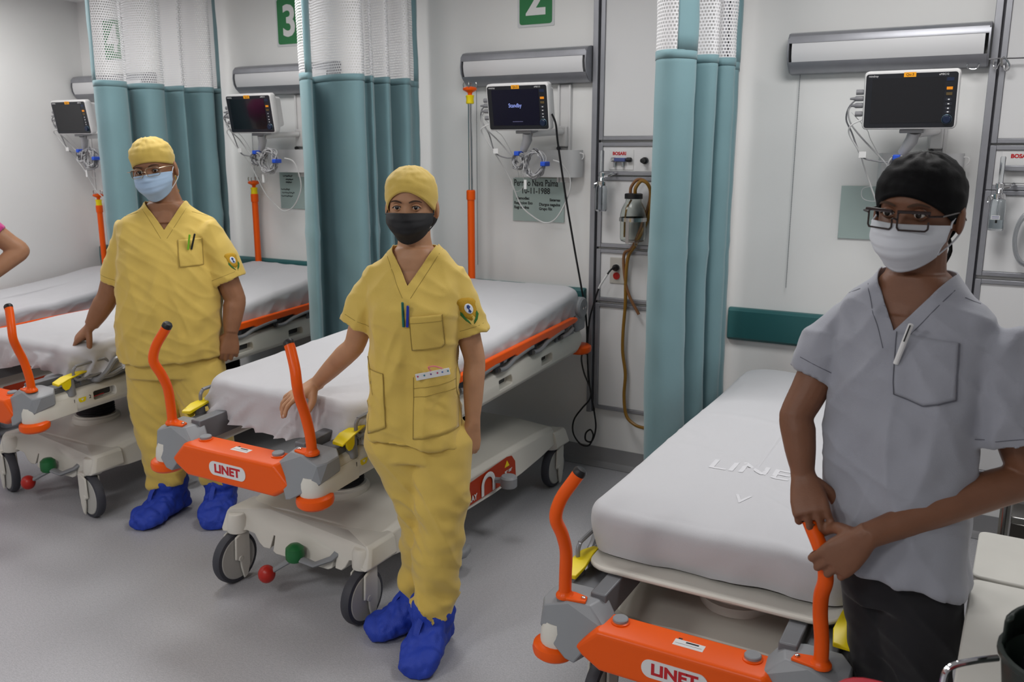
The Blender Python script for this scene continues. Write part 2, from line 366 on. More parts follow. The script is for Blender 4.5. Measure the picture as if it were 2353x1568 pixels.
# flow meters with humidifier bottles
def flowmeter(x, y, ztop, zb, label, water=True):
    """bottle from zb up, chrome head, glass flow tube above"""
    t = thing('humidifier_bottle', label, 'humidifier', (x, y, zb)); H_ = ztop - zb
    MB().lathe([(.004, .002), (.026, 0), (.029, .006), (.029, .1), (.026, .118), (.02, .125), (.0185, .125), (.0245, .117), (.0275, .099), (.0275, .008), (.0, .005)], n=20, cap=False).build('bottle', CLEAR, t)
    if water:
        MB().lathe([(.001, .0085), (.0268, .009), (.0268, .042), (.001, .042)], n=20).build('water', mat('water', 'e8f0f4', .02, trans=1., ior=1.33), t)
        MB().box(-.018, .012, -.0305, -.0292, .045, .06).build('label', PAPER, t); 
        for k in range(3): MB().box(-.016, .009, -.0309, -.0306, .048 + .004 * k, .0495 + .004 * k).build('label_line', mat('blue_ink', '29377d', .5), t)
    MB().lathe([(.022, .122), (.024, .128), (.024, .142), (.014, .146), (.012, .160), (.016, .165), (.016, .182), (.009, .186)], n=18).build('head', CHROME, t)
    MB().tube([(0, 0, .125), (0, 0, .03)], .003, 8).build('dip_tube', CLEAR, t)
    MB().lathe([(.009, .184), (.0095, .19), (.0095, H_), (.007, H_ + .004)], n=14).build('flow_tube', CLEAR, t)
    MB().tube([(0, 0, .165), (.03, .0, .17), (.045, .02, .178), (.047, WALL_Y - .03 - y, .18)], .007, 10).build('elbow', CHROME, t)
    MB().tube([(-.02, 0, .135), (-.034, -.01, .128), (-.036, -.012, .11)], .005, 8).build('outlet_nipple', CHROME, t)
flowmeter(-1.757, 3.985, 1.62, 1.335, 'clear humidifier bottle hanging left of the suction jar', water=False)
flowmeter(-.064, 3.985, 1.60, 1.318, 'clear humidifier bottle with water and chrome head at the right edge')
# suction jar
t = thing('suction_jar', 'glass suction jar with black cap held in a steel ring', 'suction jar', (-1.590, 3.985, 1.195))
MB().lathe([(.045, 0), (.056, .004), (.061, .016), (.062, .13), (.056, .155), (.045, .178), (.038, .190), (.038, .205), (.035, .205), (.0355, .19), (.0425, .176), (.0535, .153), (.0595, .13), (.0585, .018), (.054, .007), (.001, .004)], n=28, cap=False).build('jar', mat('thin_glass', 'eef2ee', .03, trans=1., ior=1.25), t)
MB().lathe([(.036, .204), (.043, .204), (.043, .206), (.043, .226), (.038, .229), (.0, .229)], n=24, cap=False).build('cap', BLACK, t)
MB().lathe([(.0635, .098), (.066, .098), (.066, .116), (.0635, .116), (.0635, .098)], n=28, cap=False).build('ring', STEEL, t)
MB().box(-.008, .008, -.069, -.066, -.004, .1).box(-.012, .012, .062, .09, .098, .116).build('bracket', STEEL, t)
MB().tube([(-.01, 0, .2), (-.03, -.01, .16), (-.04, -.005, .1), (-.042, 0, .02)], .005, 8).build('inner_tube', AMBER, t)
MB().lathe([(.004, -.022), (.007, -.02), (.007, -.004), (.004, 0)], (.02, 0, 0), 'z', 10).build('drain_nipple', CLEAR, t)
def pipe(name, label, pts, r, m, n=5, cat='tube'):
    return tag(MB().tube(smoothpath(pts, n), r, 10).build(name, m), label, cat)
W_ = lambda px, py, d=.09: wp(px, py, WALL_Y - d)
pipe('suction_tube', 'thick amber rubber tube hanging from the suction jar down to the skirting', [(-1.583, 3.985, 1.425), (-1.578, 3.98, 1.452), W_(1474, 416), W_(1489, 424, .08), W_(1496, 450, .05), W_(1490, 500, .03), W_(1462, 560, .06), W_(1444, 590, .05), W_(1438, 640, .05), W_(1437, 700, .05), W_(1432, 760, .05), W_(1431, 810, .05), W_(1437, 860, .05), W_(1434, 910, .05), W_(1439, 955, .06), W_(1458, 976, .07), W_(1480, 984, .08), W_(1500, 985, .08)], .0085, AMBER)
pipe('suction_tube', 'shorter brown rubber tube with a loose end beside the power socket', [(-1.607, 3.985, 1.425), (-1.603, 3.985, 1.455), W_(1465, 413), W_(1484, 418, .075), W_(1494, 440, .04), W_(1488, 480, .028), W_(1455, 565, .06), W_(1434, 585, .05), W_(1436, 640, .05), W_(1446, 680, .05), W_(1468, 723, .05)], .0075, mat('brown_rubber_tube', '7d5534', .45))
# power socket and plug
t = thing('power_socket', 'square wall socket with a red round outlet on the service column', 'socket', (-1.690, PY, 1.038))
MB().box(-.045, .045, -.005, 0, -.065, .065).build('plate', mat('beige_socket', 'b9b5ae', .5), t, bevel=.002)
MB().lathe([(.018, -.005), (.018, -.009), (.014, -.0095), (.012, -.007), (.001, -.007)], (-.008, 0, -.026), 'y', 18).build('red_outlet', RED, t)
MB().lathe([(.018, -.005), (.018, -.009), (.014, -.0095), (.012, -.007), (.001, -.007)], (-.008, 0, .016), 'y', 18).build('outlet', PAPER, t)
cord = thing('mains_lead', 'black power cord plugged into the socket with a white cable tag', 'cord', (-1.698, PY - .03, 1.054))
L0 = Vector((-1.698, PY - .03, 1.054))
MB().lathe([(.017, .022), (.017, .006), (.012, 0), (.011, -.012), (.006, -.026)], (0, 0, 0), 'y', 16).build('plug', BLACK, cord)
def cpts(l): return [Vector(q) - L0 for q in l]
pw = smoothpath([(-1.698, PY - .055, 1.054), W_(1402, 622), W_(1389, 641, .1), W_(1376, 663, .1), W_(1364, 700, .1), W_(1354, 740, .1), W_(1350, 800, .1), W_(1352, 860, .1), W_(1358, 905, .1), W_(1366, 950, .09), W_(1369, 985, .09), W_(1360, 1014, .08), W_(1346, 1012, .08), W_(1346, 996, .08), W_(1357, 988, .08), W_(1363, 1003, .08), W_(1353, 1024, .08), W_(1333, 1020, .09), W_(1317, 995, .09), W_(1319, 965, .09), W_(1338, 938, .1), W_(1355, 918, .1), W_(1357, 895, .11), W_(1343, 860, .11), W_(1336, 825, .11), W_(1342, 800, .1)], 6)
MB().tube(cpts(pw), .0045, 8).build('cable', BLACK, cord)
MB().tube(cpts(pw[9:19]), .0052, 10).build('tag', PAPER, cord)
pipe('monitor_cable', 'thin black cable running from the standby monitor down to the bed rail', [wp(1268, 262, 3.74), wp(1277, 285, 3.76), wp(1282, 330, 3.8), wp(1298, 440, 3.88), wp(1318, 560, 3.95), wp(1334, 650, 3.97), wp(1345, 715, 3.975), wp(1349, 770, 3.975), wp(1347, 815, 3.975)], .005, BLACK, cat='cable')
# IV hook rack and tube coil on the right column
t = thing('hook_rack', 'chrome wire hook rail on the right service column', 'hook rail', (-.12, PY - .02, 1.97))
q = lambda px, py, d=.06: wp(px, py, WALL_Y - d) - Vector((-.12, PY - .02, 1.97))
MB().tube(smoothpath([q(2255, 137), q(2240, 136), q(2228, 142), q(2222, 152), q(2228, 158), q(2243, 158), q(2250, 148)], 5), .0028, 8).build('hook', CHROME, t)
MB().tube([q(2238, 136), q(2353, 133), q(2420, 131)], .0032, 8).build('rail', CHROME, t)
MB().tube(smoothpath([q(2284, 136), q(2282, 150), q(2288, 158), q(2294, 150), q(2306, 132), q(2312, 136), q(2320, 148), q(2318, 160), q(2310, 162), q(2306, 150)], 5), .0032, 8).build('hook', CHROME, t)
MB().tube([q(2300, 134), q(2302, 150), q(2302, 150, .03)], .005, 8).build('bracket', STEEL, t)
t = thing('tubing_coil', 'loose coil of clear tubing hanging at the far right edge', 'tubing', (.06, 4.02, 1.29))
for k in range(3): MB().tube(smoothpath([(.055 * math.cos(a) * (1 - .04 * k), -.01 * k, .11 * math.sin(a) * (1 - .05 * k)) for a in [i * math.pi / 5 for i in range(10)]], 4, True), .006, 8, cap=False).build('loop', mat('soft_clear_tube', 'd7dade', .15, trans=.7), t)

# ------------------------------------------------------------------ patient monitors
BEZEL = mat('monitor_bezel', '1c1e24', .3); SCREEN = mat('dark_screen', '0a0b12', .12, coat=.3); SCREEN2 = mat('standby_screen', '0b0b20', .15)
def monitor(cx, zc, label, standby=False, seed=1, tilt=9, yaw=0, y=3.755, tagtxt='Qx-2'):
    rnd = random.Random(seed)
    t = thing('patient_monitor', label, 'monitor', (cx, y, zc), R(yaw)); T = Matrix.Rotation(R(tilt), 4, 'X')
    X = lambda mb: mb.xf(T)
    def ring(x0, x1, z0, z1, r, yy): return [(a, yy, b) for a, b in rrect(x0, x1, z0, z1, r)]
    h, v = .165, .108
    case = MB().rings([ring(-h + .004, h - .004, -v + .004, v - .004, .014, -.026), ring(-h, h, -v, v, .016, -.020), ring(-h, h, -v, v, .016, .010), ring(-h + .008, h - .008, -v + .008, v - .006, .016, .024), ring(-h + .035, h - .02, -v + .02, v - .02, .014, .030), ring(-h + .04, h - .03, -v + .025, v - .03, .014, .085), ring(-h + .05, h - .04, -v + .035, v - .04, .012, .095)])
    X(case).build('case', WPL2, t)
    bz = X(MB().rings([ring(-h + .007, h - .007, -v + .007, v - .010, .010, -.0255), ring(-h + .007, h - .007, -v + .007, v - .010, .010, -.0275)])).build('bezel', BEZEL, t)
    X(MB().box(-h + .03, h - .05, -.0286, -.0276, -v + .025, v - .027)).build('screen', SCREEN2 if standby else SCREEN, bz)
    if standby:
        put_text('screen_text', 'Standby', .026, mat('screen_text_blue', '8c9ce0', .5, emit=.5), T @ FACE(-.012, -.0288, .008), bz, squash=.85)
        X(MB().box(-.03, .025, -.0289, -.0287, -.066, -.0645)).build('screen_line', mat('screen_line_grey', '8080a8', .5, emit=.15), bz)
    put_text('maker_name', 'mindray', .0105, PAPER, T @ FACE(-h + .033, -.0279, v - .018), bz)
    put_text('model_name', 'uMEC12', .0095, PAPER, T @ FACE(h - .055, -.0279, v - .018), bz)
    og = X(MB().box(-.026, .016, -.0286, -.0276, v - .024, v - .007)).build('bed_tag', mat('orange_tag', 'f0a216', .6), bz)
    put_text('tag_text', tagtxt, .013, INK, T @ FACE(-.005, -.0288, v - .0155), og)
    for k, (zz, c) in enumerate(((.04, 'f0941c'), (.020, '5a4a2c'), (0, '2b2d36'), (-.016, '2b2d36'), (-.032, '2b2d36'), (-.045, '2b2d36'))):
        X(MB().box(h - .042, h - .022, -.0295, -.0276, zz - .005, zz + .005)).build('button', mat('button_' + c, c, .4), bz)
        if k > 1: X(MB().box(h - .035, h - .029, -.0297, -.0296, zz - .002, zz + .002)).build('icon', PAPER, bz)
    X(MB().box(h - .044, h - .02, -.029, -.0276, .066, .078)).build('indicator', mat('indicator_blue', '1f2a44', .3), bz)
    X(MB().lathe([(.018, -.0276), (.018, -.030), (.0165, -.031)], (h - .033, 0, -.072), 'y', 24, cap=False).lathe([(.0165, -.031), (.018, -.030)], (h - .033, 0, -.072), 'y', 24, cap=False)).build('knob_ring', mat('knob_ring', '6f8c9c', .3, .4), bz)
    X(MB().lathe([(.0145, -.0276), (.0145, -.037), (.012, -.039), (.001, -.039)], (h - .033, 0, -.072), 'y', 24, cap=False)).build('knob', mat('knob_navy', '15233d', .35), bz)
    # stand below, arm and wall channel
    st = MB().box(-.03, .055, -.01, .06, -v - .016, -v - .002); X(st).build('foot_plate', GMET, t, bevel=.003)
    MB().tube([(.02, .03, -v - .01), (.012, .05, -.15), (-.02, .07, -.20)], [.022, .024, .018], 12).build('stand_neck', mat('pale_grey_paint', 'a9a9ac', .4), t)
    cw = WALL_Y - y
    MB().tube([(.03, .05, -.125), (.06, .14, -.118), (.08, cw - .05, -.112)], .016, 12).build('swing_arm', WPL2, t)
    MB().box(.055, .105, cw - .045, cw - .0145, -.185, -.085).build('arm_mount', WPL2, t, bevel=.006)
    MB().box(.045, .055, cw - .025, cw, -.36, .115).box(.105, .116, cw - .025, cw, -.36, .115).box(.055, .105, cw - .014, cw, -.36, .115).build('wall_channel', WPL2, t, bevel=.002)
    MB().lathe([(.001, -.012), (.009, -.012), (.009, 0), (.001, 0)], (.068, cw - .048, -.192), 'y', 14).build('clamp_knob', BLACK, t)
    # accessory bin
    fr_ = cw - .027
    pr = [(-.125, fr_), (-.125, cw - .09), (-.11, cw - .11), (.10, cw - .11), (.16, cw - .095), (.185, cw - .065), (.19, fr_)]
    inn = [(-.121, fr_ - .003), (-.121, cw - .088), (-.108, cw - .106), (.10, cw - .106), (.158, cw - .091), (.181, cw - .063), (.186, fr_ - .003)]
    z0, z1 = -.332, -.20
    MB().rings([[(a, b, z0) for a, b in pr], [(a, b, z1) for a, b in pr], [(a, b, z1) for a, b in inn], [(a, b, z0 + .004) for a, b in inn]]).build('accessory_bin', mat('white_bin_plastic', 'cfcfd0', .5), t, angle=50)
    MB().tube(smoothpath([(.188, cw - .06, -.215), (.205, cw - .06, -.218), (.208, cw - .06, -.235), (.20, cw - .06, -.245)], 3), .003, 6).build('bin_hook', WPL2, t)
    # connectors and cables on the left flank
    for k, zz in enumerate((.032, .008, -.018, -.05)):
        X(MB().lathe([(.007, 0), (.010, -.006), (.010, -.03), (.006, -.036), (.004, -.052)][:5 if k in (1, 2) else 3], (-h, .0, zz), 'x', 12)).build('connector', CABLE2, t)
    def cab(pts, r=.0033, m=CABLE2, j=.006):
        P = [Vector((a * .00044, b, c_ * .00044)) + Vector((rnd.uniform(-j, j), rnd.uniform(-j, j), rnd.uniform(-j, j))) for a, b, c_ in pts]
        MB().tube(smoothpath(P, 5), r, 7).build('cable', m, t)
    cab([(-430, 0, 20), (-500, .0, -40), (-512, .03, -150), (-470, .05, -270), (-390, .06, -480), (-260, .07, -530), (-140, .07, -540)])
    cab([(-430, 0, -30), (-495, .01, -80), (-480, .02, -200), (-380, .05, -330), (-250, .07, -480), (-120, .08, -600)], m=CABLE)
    cab([(-370, 0, -160), (-470, .0, -210), (-480, .02, -290), (-400, .05, -450), (-370, .10, -600), (-290, .14, -800), (-190, .16, -1050), (-60, .17, -1180), (110, .17, -1260), (290, .16, -1180), (410, .15, -950), (430, .14, -750), (370, .12, -610), (290, .1, -570)], m=mat('white_cable', 'd0d0d0', .5))
    cab([(-490, .01, -110), (-340, .04, -250), (-300, .06, -330), (-210, .10, -520), (-200, .14, -650), (-230, .16, -740), (-300, .2, -760), (-400, .22, -800), (-390, .22, -880), (-280, .2, -910), (-180, .18, -840), (-170, .15, -720)], .0014, mat('white_cable', 'd0d0d0', .5))
    for cxx, czz, rr, n in ((120, -600, 125, 14), (-80, -570, 75, 8)):
        for k in range(n):
            a0 = rnd.uniform(0, 6.28); ra, rb = rr * rnd.uniform(.6, 1.05), rr * rnd.uniform(.9, 1.35); ph = rnd.uniform(-.5, .3); P = []
            for i in range(10):
                a = a0 + i * 2 * math.pi / 10; x_, z_ = ra * math.cos(a), rb * math.sin(a)
                P.append(Vector(((cxx + x_ * math.cos(ph) - z_ * math.sin(ph)) * .00044, .05 + rnd.uniform(-.025, .02), (czz + x_ * math.sin(ph) + z_ * math.cos(ph)) * .00044)))
            MB().tube(smoothpath(P, 4, True), .0033, 6, cap=False).build('coiled_cable', rnd.choice([CABLE, CABLE2, CABLE]), t)
    for a, c_ in ((-75, -490), (250, -600)): MB().box(a * .00044 - .014, a * .00044 + .012, .02, .075, c_ * .00044 - .011, c_ * .00044 + .011).build('cable_tie', BLUE, t, bevel=.004)
    MB().box(-.175, -.148, .045, .049, -.217, -.193).build('cable_tag', PAPER, t)
    MB().box(-.004, .010, .045, .05, -.385, -.34).build('cable_tag', PAPER, t)
    return t
monitor(-.392, 1.815, 'patient monitor above the person in grey, screen dark with reflections', tilt=7, seed=3, tagtxt='Qx-3')
monitor(-2.080, 1.825, 'patient monitor showing Standby on its screen', True, seed=5)
monitor(-3.800, 1.825, 'patient monitor with a black screen left of the middle curtain', seed=8, yaw=3)
monitor(-5.395, 1.83, 'patient monitor with a grey shiny screen at the far left', seed=11, yaw=3)
# ------------------------------------------------------------------ stretchers
DLINK = mat('stretcher_grey_beam', '6f7175', .45, .2)
def mirrored(mb, s):
    if s < 0: mb.v = [(-x, y, z) for x, y, z in mb.v]
    return mb
def stretcher(cx, y0, zb, tilt, label, castor=0, deck=.205, iv=True, iv_ext=0., rails=(-1, 1), castors=None):
    t = thing('hospital_stretcher', label, 'stretcher', (cx, y0, 0)); tt = math.tan(R(tilt))
    U = Matrix(((1, 0, 0, 0), (0, 1, 0, 0), (0, tt, 1, zb), (0, 0, 0, 1)))        # raised, tilted upper frame
    up = lambda mb: mb.xf(U)
    # --- base
    b = MB(); st = [(.315, .328, .207, .285, .300), (.40, .338, .20, .305, .335), (.55, .34, .20, .325, .352), (.75, .345, .20, .338, .352), (1.05, .345, .195, .34, .35), (1.3, .345, .205, .34, .352), (1.5, .34, .22, .335, .352), (1.66, .33, .235, .318, .335), (1.735, .31, .245, .285, .295)]
    rs = []
    for y, w_, zl, zt, zc in st:
        rs.append([(-w_ - .012, y, zl), (-w_ - .008, y, zl + .02), (-w_, y, zt - .02), (-w_ + .02, y, zt), (-.12, y, zc), (.12, y, zc), (w_ - .02, y, zt), (w_, y, zt - .02), (w_ + .008, y, zl + .02), (w_ + .012, y, zl), (w_ - .02, y, zl), (-w_ + .02, y, zl)])
    b.rings(rs)
    out = [(-.35, .275), (-.338, .288), (-.2, .292), (.2, .292), (.338, .288), (.35, .275), (.36, .215), (.352, .205), (.31, .212), (.262, .213), (.235, .20), (.215, .168), (.195, .15), (.162, .150), (.157, .20), (.150, .20), (.147, .146), (.13, .139), (-.13, .139), (-.147, .146), (-.150, .20), (-.157, .20), (-.162, .150), (-.195, .15), (-.215, .168), (-.235, .20), (-.262, .213), (-.31, .212), (-.352, .205), (-.36, .215)]
    for yf, yb, k in ((.252, .37, 1), (1.75, 1.65, 1)):
        sg = 1 if yf < 1 else -1; cu = lambda x: -sg * .075 * max(0, min(1, (abs(x) - .19) / .12)) ** 1.2
        b.rings([[(x * .975, yf + cu(x) + sg * (.006 + .05 * (z - .14) / .15), z) for x, z in out], [(x, yf + cu(x) + sg * (.018 + .052 * (z - .14) / .15), z + .003) for x, z in out], [(x, yb, z + .004) for x, z in out]])
    for wy in (.225, 1.705):
        for s in (-1, 1): b.lathe([(.040, .200), (.040, .22), (.038, .26), (.03, .275)], (s * .305, wy + (.02 if wy < 1 else -.02), 0), 'z', 20)
    b.build('base_cover', WPL, t, bevel=.006)
    # --- castors
    for i, (sx, wy) in enumerate(((-1, .225), (1, .225), (-1, 1.705), (1, 1.705))):
        an = (castors or [castor] * 4)[i]; M = Matrix.Translation((sx * .31, wy, 0)) @ Matrix.Rotation(R(an), 4, 'Z')
        fk = MB()
        sec = [(-.026, .1), (-.02, .19), (.018, .205), (.05, .205), (.05, .15), (.045, .06), (.03, .02), (.012, .012), (.0, .06), (-.004, .1)]
        for s in (-1, 1): fk.rings([[(s * .026, y, z) for y, z in sec], [(s * .034, y * .96 + .001, z * .98 + .002) for y, z in sec]])
        fk.box(-.03, .03, .0, .05, .196, .21).tube([(-.036, -.0, .1), (.036, 0, .1)], .012, 12).lathe([(.018, .2), (.018, .222)], (0, .02, 0), 'z', 14)
        f = fk.xf(M).build('castor', WPL, t, bevel=.003)
        MB().lathe([(.084, -.02), (.096, -.017), (.1, -.008), (.1, .008), (.096, .017), (.084, .02), (.084, -.02)], (0, 0, .1), 'x', 40, cap=False).xf(M).build('tyre', RUBBER, f)
        MB().lathe([(.001, -.022), (.08, -.0215), (.0845, -.018), (.0845, .018), (.08, .0215), (.001, .022)], (0, 0, .1), 'x', 36).xf(M).build('wheel_disc', mat('wheel_disc_grey', 'b4b3ae', .4), f)
    # --- lifting columns
    for y in (.50, 1.32):
        q = zb + y * tt - .10
        MB().lathe([(.108, .335), (.108, .362), (.096, .368), (.096, .372)], (.0, y, 0), 'z', 28).build('column_ring', WPL, t)
        pr = [(.082, .36)]; k = 0; z = .36
        while z < q - .01: pr += [(.088, z + .006), (.082, z + .012)]; z += .012
        MB().lathe(pr, (.0, y, 0), 'z', 28).build('bellows', BLACK, t)
    # --- pedals
    MB().tube([(.152, .285, .20), (.145, .262, .185), (.085, .235, .158), (.03, .228, .168)], [.016, .016, .017, .018], 10, flat=((0, 0, 1), .55)).build('pedal_arm', GPL, t)
    MB().lathe([(.028, -.028), (.034, -.02), (.035, .0), (.033, .022), (.02, .034), (.002, .037)], (.0, .228, .186), 'z', 20).build('green_pedal', GREEN, t)
    MB().tube([(-.01, .33, .17), (-.03, .27, .15), (-.065, .225, .125), (-.095, .20, .103)], .015, 10, flat=((0, 0, 1), .55)).build('pedal_arm', GPL, t)
    MB().sphere((-.108, .188, .094), (.032, .032, .034), 18, 12).build('red_pedal', RED, t)
    for s in (-1, 1):
        MB().tube([(s * .34, 1.06, .255), (s * .385, 1.055, .262), (s * .41, 1.05, .272)], .013, 10).build('pedal_arm', GPL, t)
        MB().lathe([(.030, -.03), (.036, -.024), (.036, .012), (.03, .02), (.002, .022)], (s * .435, 1.045, .275), 'z', 18).build('brake_pedal', GPL, t)
        MB().tube([(s * .33, .72, .2), (s * .37, .70, .15), (s * .40, .70, .09)], .012, 8).build('pedal_arm', DGREY, t)
        MB().prism([(s * .37, .66), (s * .43, .66), (s * .445, .70), (s * .43, .76), (s * .37, .76)], .07, .105, 'z').build('foot_switch', GPL, t, bevel=.012, seg=3)
        # sticker on the flank
        st_ = MB().rings([[(s * (.3585 - .00) if z < .26 else s * .354, y, z) for y, z in ((.72, .215), (1.24, .215), (1.24, .285), (1.21, .318), (1.17, .325), (.72, .30))], [(s * .3605 if z < .26 else s * .3565, y, z) for y, z in ((.72, .215), (1.24, .215), (1.24, .285), (1.21, .318), (1.17, .325), (.72, .30))]]).build('warning_sticker', mat('red_sticker', 'a8330e', .5), t)
        put_text('sticker_text', 'X-RAY', .034, PAPER, frameM((s * .3625, .86, .238), (0, s, 0), (0, 0, 1)), st_, bold=.001)
        put_text('sticker_text', '90° 180°', .018, PAPER, frameM((s * .3625, 1.17, .262), (0, s, 0), (0, 0, 1)), st_, bold=.0005)
        MB().prism([(1.145, .283), (1.185, .283), (1.165, .31)], s * .3575, s * .359, 'x').build('warning_triangle', YELLOW, st_)
        arch = [(1.0 + .045 * math.cos(a), .262 + .04 * math.sin(a)) for a in [math.pi * k / 10 for k in range(11)]]; arch = [(1.045, .22)] + arch + [(.955, .22)]
        MB().tube([(s * .363, y, z) for y, z in arch], .011, 8, flat=((1, 0, 0), .12)).build('white_arch', PAPER, st_)
    # --- side frames (cream beams with hand holes)
    for s in (-1, 1):
        sec = lambda k, w0, w1, z0, z1: [(w0, z0 + .012), (w0 + .012, z0), (w1 - .016, z0), (w1, z0 + .02), (w1 + .002, z0 + (z1 - z0) * .55), (w1 - .012, z1 - .008), (w1 - .026, z1), (w0 + .008, z1), (w0, z1 - .01)]
        stn = [(.02, .318, .360, -.128, -.062), (.06, .308, .370, -.142, -.038), (.6, .31, .370, -.145, -.036), (1.2, .31, .370, -.145, -.034), (1.85, .31, .370, -.145, -.03), (1.90, .315, .362, -.13, -.03)]
        me = mirrored(MB().rings([[(x, y, z) for x, z in sec(0, a, b_, c_, d_)] for y, a, b_, c_, d_ in stn]), s).mesh()
        cut = [mirrored(MB().prism(rrect(y - .055, y + .055, -.108, -.070, .008, 2), .36 - .028, .5, 'x'), s) for y in (.30, .72, 1.135, 1.515)]
        me = boolean(me, cut); me.transform(U); me.polygons.foreach_set('use_smooth', [True] * len(me.polygons))
        o = fin(bpy.data.objects.new('side_frame', me), WPL, t, bevel=.004)
        for y in (.30, .72, 1.135, 1.515):
            up(mirrored(MB().box(.331, .3325, y - .06, y + .06, -.112, -.066), s)).build('hand_hole_lining', DGREY, o)
        # pictograms
        z_ = -.085; x_ = .3725
        M = lambda y: U @ frameM((s * x_, y, z_), (0, s, 0), (0, 0, 1))
        d = 1 if s > 0 else -1
        put_text('pictogram', '1', .022, INK, M(.15 if s > 0 else .23), o); put_text('pictogram', '2', .022, INK, M(.225 if s > 0 else .155), o)
        up(mirrored(MB().prism([(.17, -.078), (.205, -.078), (.205, -.09), (.198, -.098), (.177, -.098), (.17, -.09)], x_ - .001, x_ + .0006, 'x'), s)).build('pictogram', YELLOW, o)
        up(mirrored(MB().prism([(.180, -.083), (.195, -.083), (.1875, -.092)], x_ + .0006, x_ + .001, 'x'), s)).build('pictogram', PAPER, o)
        mb = MB()
        for k in range(6): mb.tube([(x_, .242 + k * .008, -.097), (x_, .25 + k * .008, -.091)], .0009, 5)
        up(mirrored(mb, s)).build('pictogram', INK, o); up(mirrored(MB().tube([(x_, .242, -.09), (x_, .292, -.088)], .0014, 5), s)).build('pictogram', REDINK, o)
        # corner shell + roller + grey block + handle
        sh = []
        for r_, z in ((.036, -.140), (.045, -.134), (.0475, -.115), (.044, -.085), (.036, -.066)):
            sh += [(.332 + r_ * math.cos(a), -.012 + r_ * math.sin(a), z) for a in [k * math.pi / 10 for k in range(20)]] + [(x, .16, max(z, -.135)) for x in (.330 - r_ * .4, .332 + min(r_, .040))]
        up(mirrored(MB().hull(sh), s)).build('corner_shell', WPL, t)
        up(mirrored(MB().lathe([(.02, -.168), (.048, -.166), (.058, -.157), (.0605, -.145), (.058, -.133), (.048, -.126), (.02, -.125)], (.338, -.016, 0), 'z', 28), s)).build('corner_roller', ORANGE, t)
        up(mirrored(MB().lathe([(.02, -.168), (.048, -.166), (.058, -.157), (.0605, -.145), (.058, -.133), (.048, -.126), (.02, -.125)], (.338, 1.93, 0), 'z', 28), s)).build('corner_roller', ORANGE, t)
        blk = [(.225, .055, -.002), (.275, .075, -.002), (.355, .078, -.006), (.382, .055, -.02), (.382, .0, -.022), (.365, -.03, -.024), (.30, -.028, -.002), (.245, -.012, -.004), (.205, .0, -.03), (.198, -.03, -.045), (.190, .04, -.045), (.262, -.068, -.142), (.285, -.07, -.135), (.383, .06, -.07), (.376, -.03, -.085), (.24, .05, -.085), (.345, -.052, -.1), (.25, -.02, -.145)]
        bl = up(mirrored(MB().hull(blk), s)).build('corner_block', GPL, t, bevel=.004, angle=20)
        # push handle
        hp = smoothpath([(.32, 0, -.002), (.318, -.003, .06), (.312, -.014, .13), (.314, -.034, .185), (.323, -.053, .235), (.312, -.047, .285), (.284, -.031, .335), (.274, -.027, .352)], 5)
        h = up(mirrored(MB().tube(hp, .0165, 16), s)).build('push_handle', ORANGE, t)
        up(mirrored(MB().lathe([(.024, -.004), (.024, .003), (.019, .008), (.0168, .014)], (.32, 0, 0), 'z', 18, cap=False).prism([(.256, -.012), (.262, .014), (.30, .022), (.33, .018), (.33, -.022), (.30, -.02)], -.004, .004, 'z'), s)).build('handle_flange', ORANGE, h, bevel=.002)
        up(mirrored(MB().lathe([(.006, .004), (.006, .007), (.003, .009)], (.268, .001, 0), 'z', 12), s)).build('screw', CHROME, h)
        e, e2 = hp[-1], (hp[-1] - hp[-3]).normalized()
        up(mirrored(MB().tube([e - e2 * .002, e + e2 * .008, e + e2 * .014, e + e2 * .016], [.0172, .0172, .013, .005], 16), s)).build('end_cap', BLACK, h)
        # yellow lever on its grey post
        up(mirrored(MB().lathe([(.022, -.06), (.02, -.03), (.018, .0), (.017, .012)], (.352, .15, 0), 'z', 18), s)).build('lever_post', GMET, t)
        lv = MB().rings([[(x, y, z + 0.004 * (y - .1) * 10) for x, z in sec_] for y, sec_ in ((.085, [(.33, .0), (.372, -.002), (.374, .006), (.33, .012)]), (.13, [(.322, .012), (.375, .012), (.378, .02), (.322, .022)]), (.20, [(.328, .016), (.366, .018), (.366, .026), (.328, .026)]), (.245, [(.33, .012), (.35, .014), (.35, .02), (.33, .02)]))])
        lv.prism([(.098, .012), (.145, .016), (.143, -.012), (.132, -.026), (.116, -.027), (.106, -.014)], .366, .374, 'x')
        up(mirrored(lv, s)).build('yellow_lever', YELLOW, t, bevel=.002)
        # tubular link
        up(mirrored(MB().tube(smoothpath([(.345, .26, -.015), (.372, .27, -.02), (.378, .31, .0), (.376, .36, .045), (.372, .40, .05)], 5), .013, 10).tube(smoothpath([(.378, .29, -.01), (.38, .34, -.012), (.378, .40, .0), (.376, .52, .012)], 4), .013, 10), s)).build('link_tube', GMET, t)
        up(mirrored(MB().box(.27, .345, .05, .30, -.05, -.015).box(.29, .35, .2, .55, -.035, .005), s)).build('mechanism_box', DLINK, t, bevel=.006)
        # mattress loop
        lp = [(y, z) for y, z in rrect(.165, .335, .0, .062, .024, 4)]
        up(mirrored(MB().tube(smoothpath([(.362, y, z) for y, z in lp], 2, True), .0065, 8, cap=False), s)).build('mattress_loop', GMET, t)
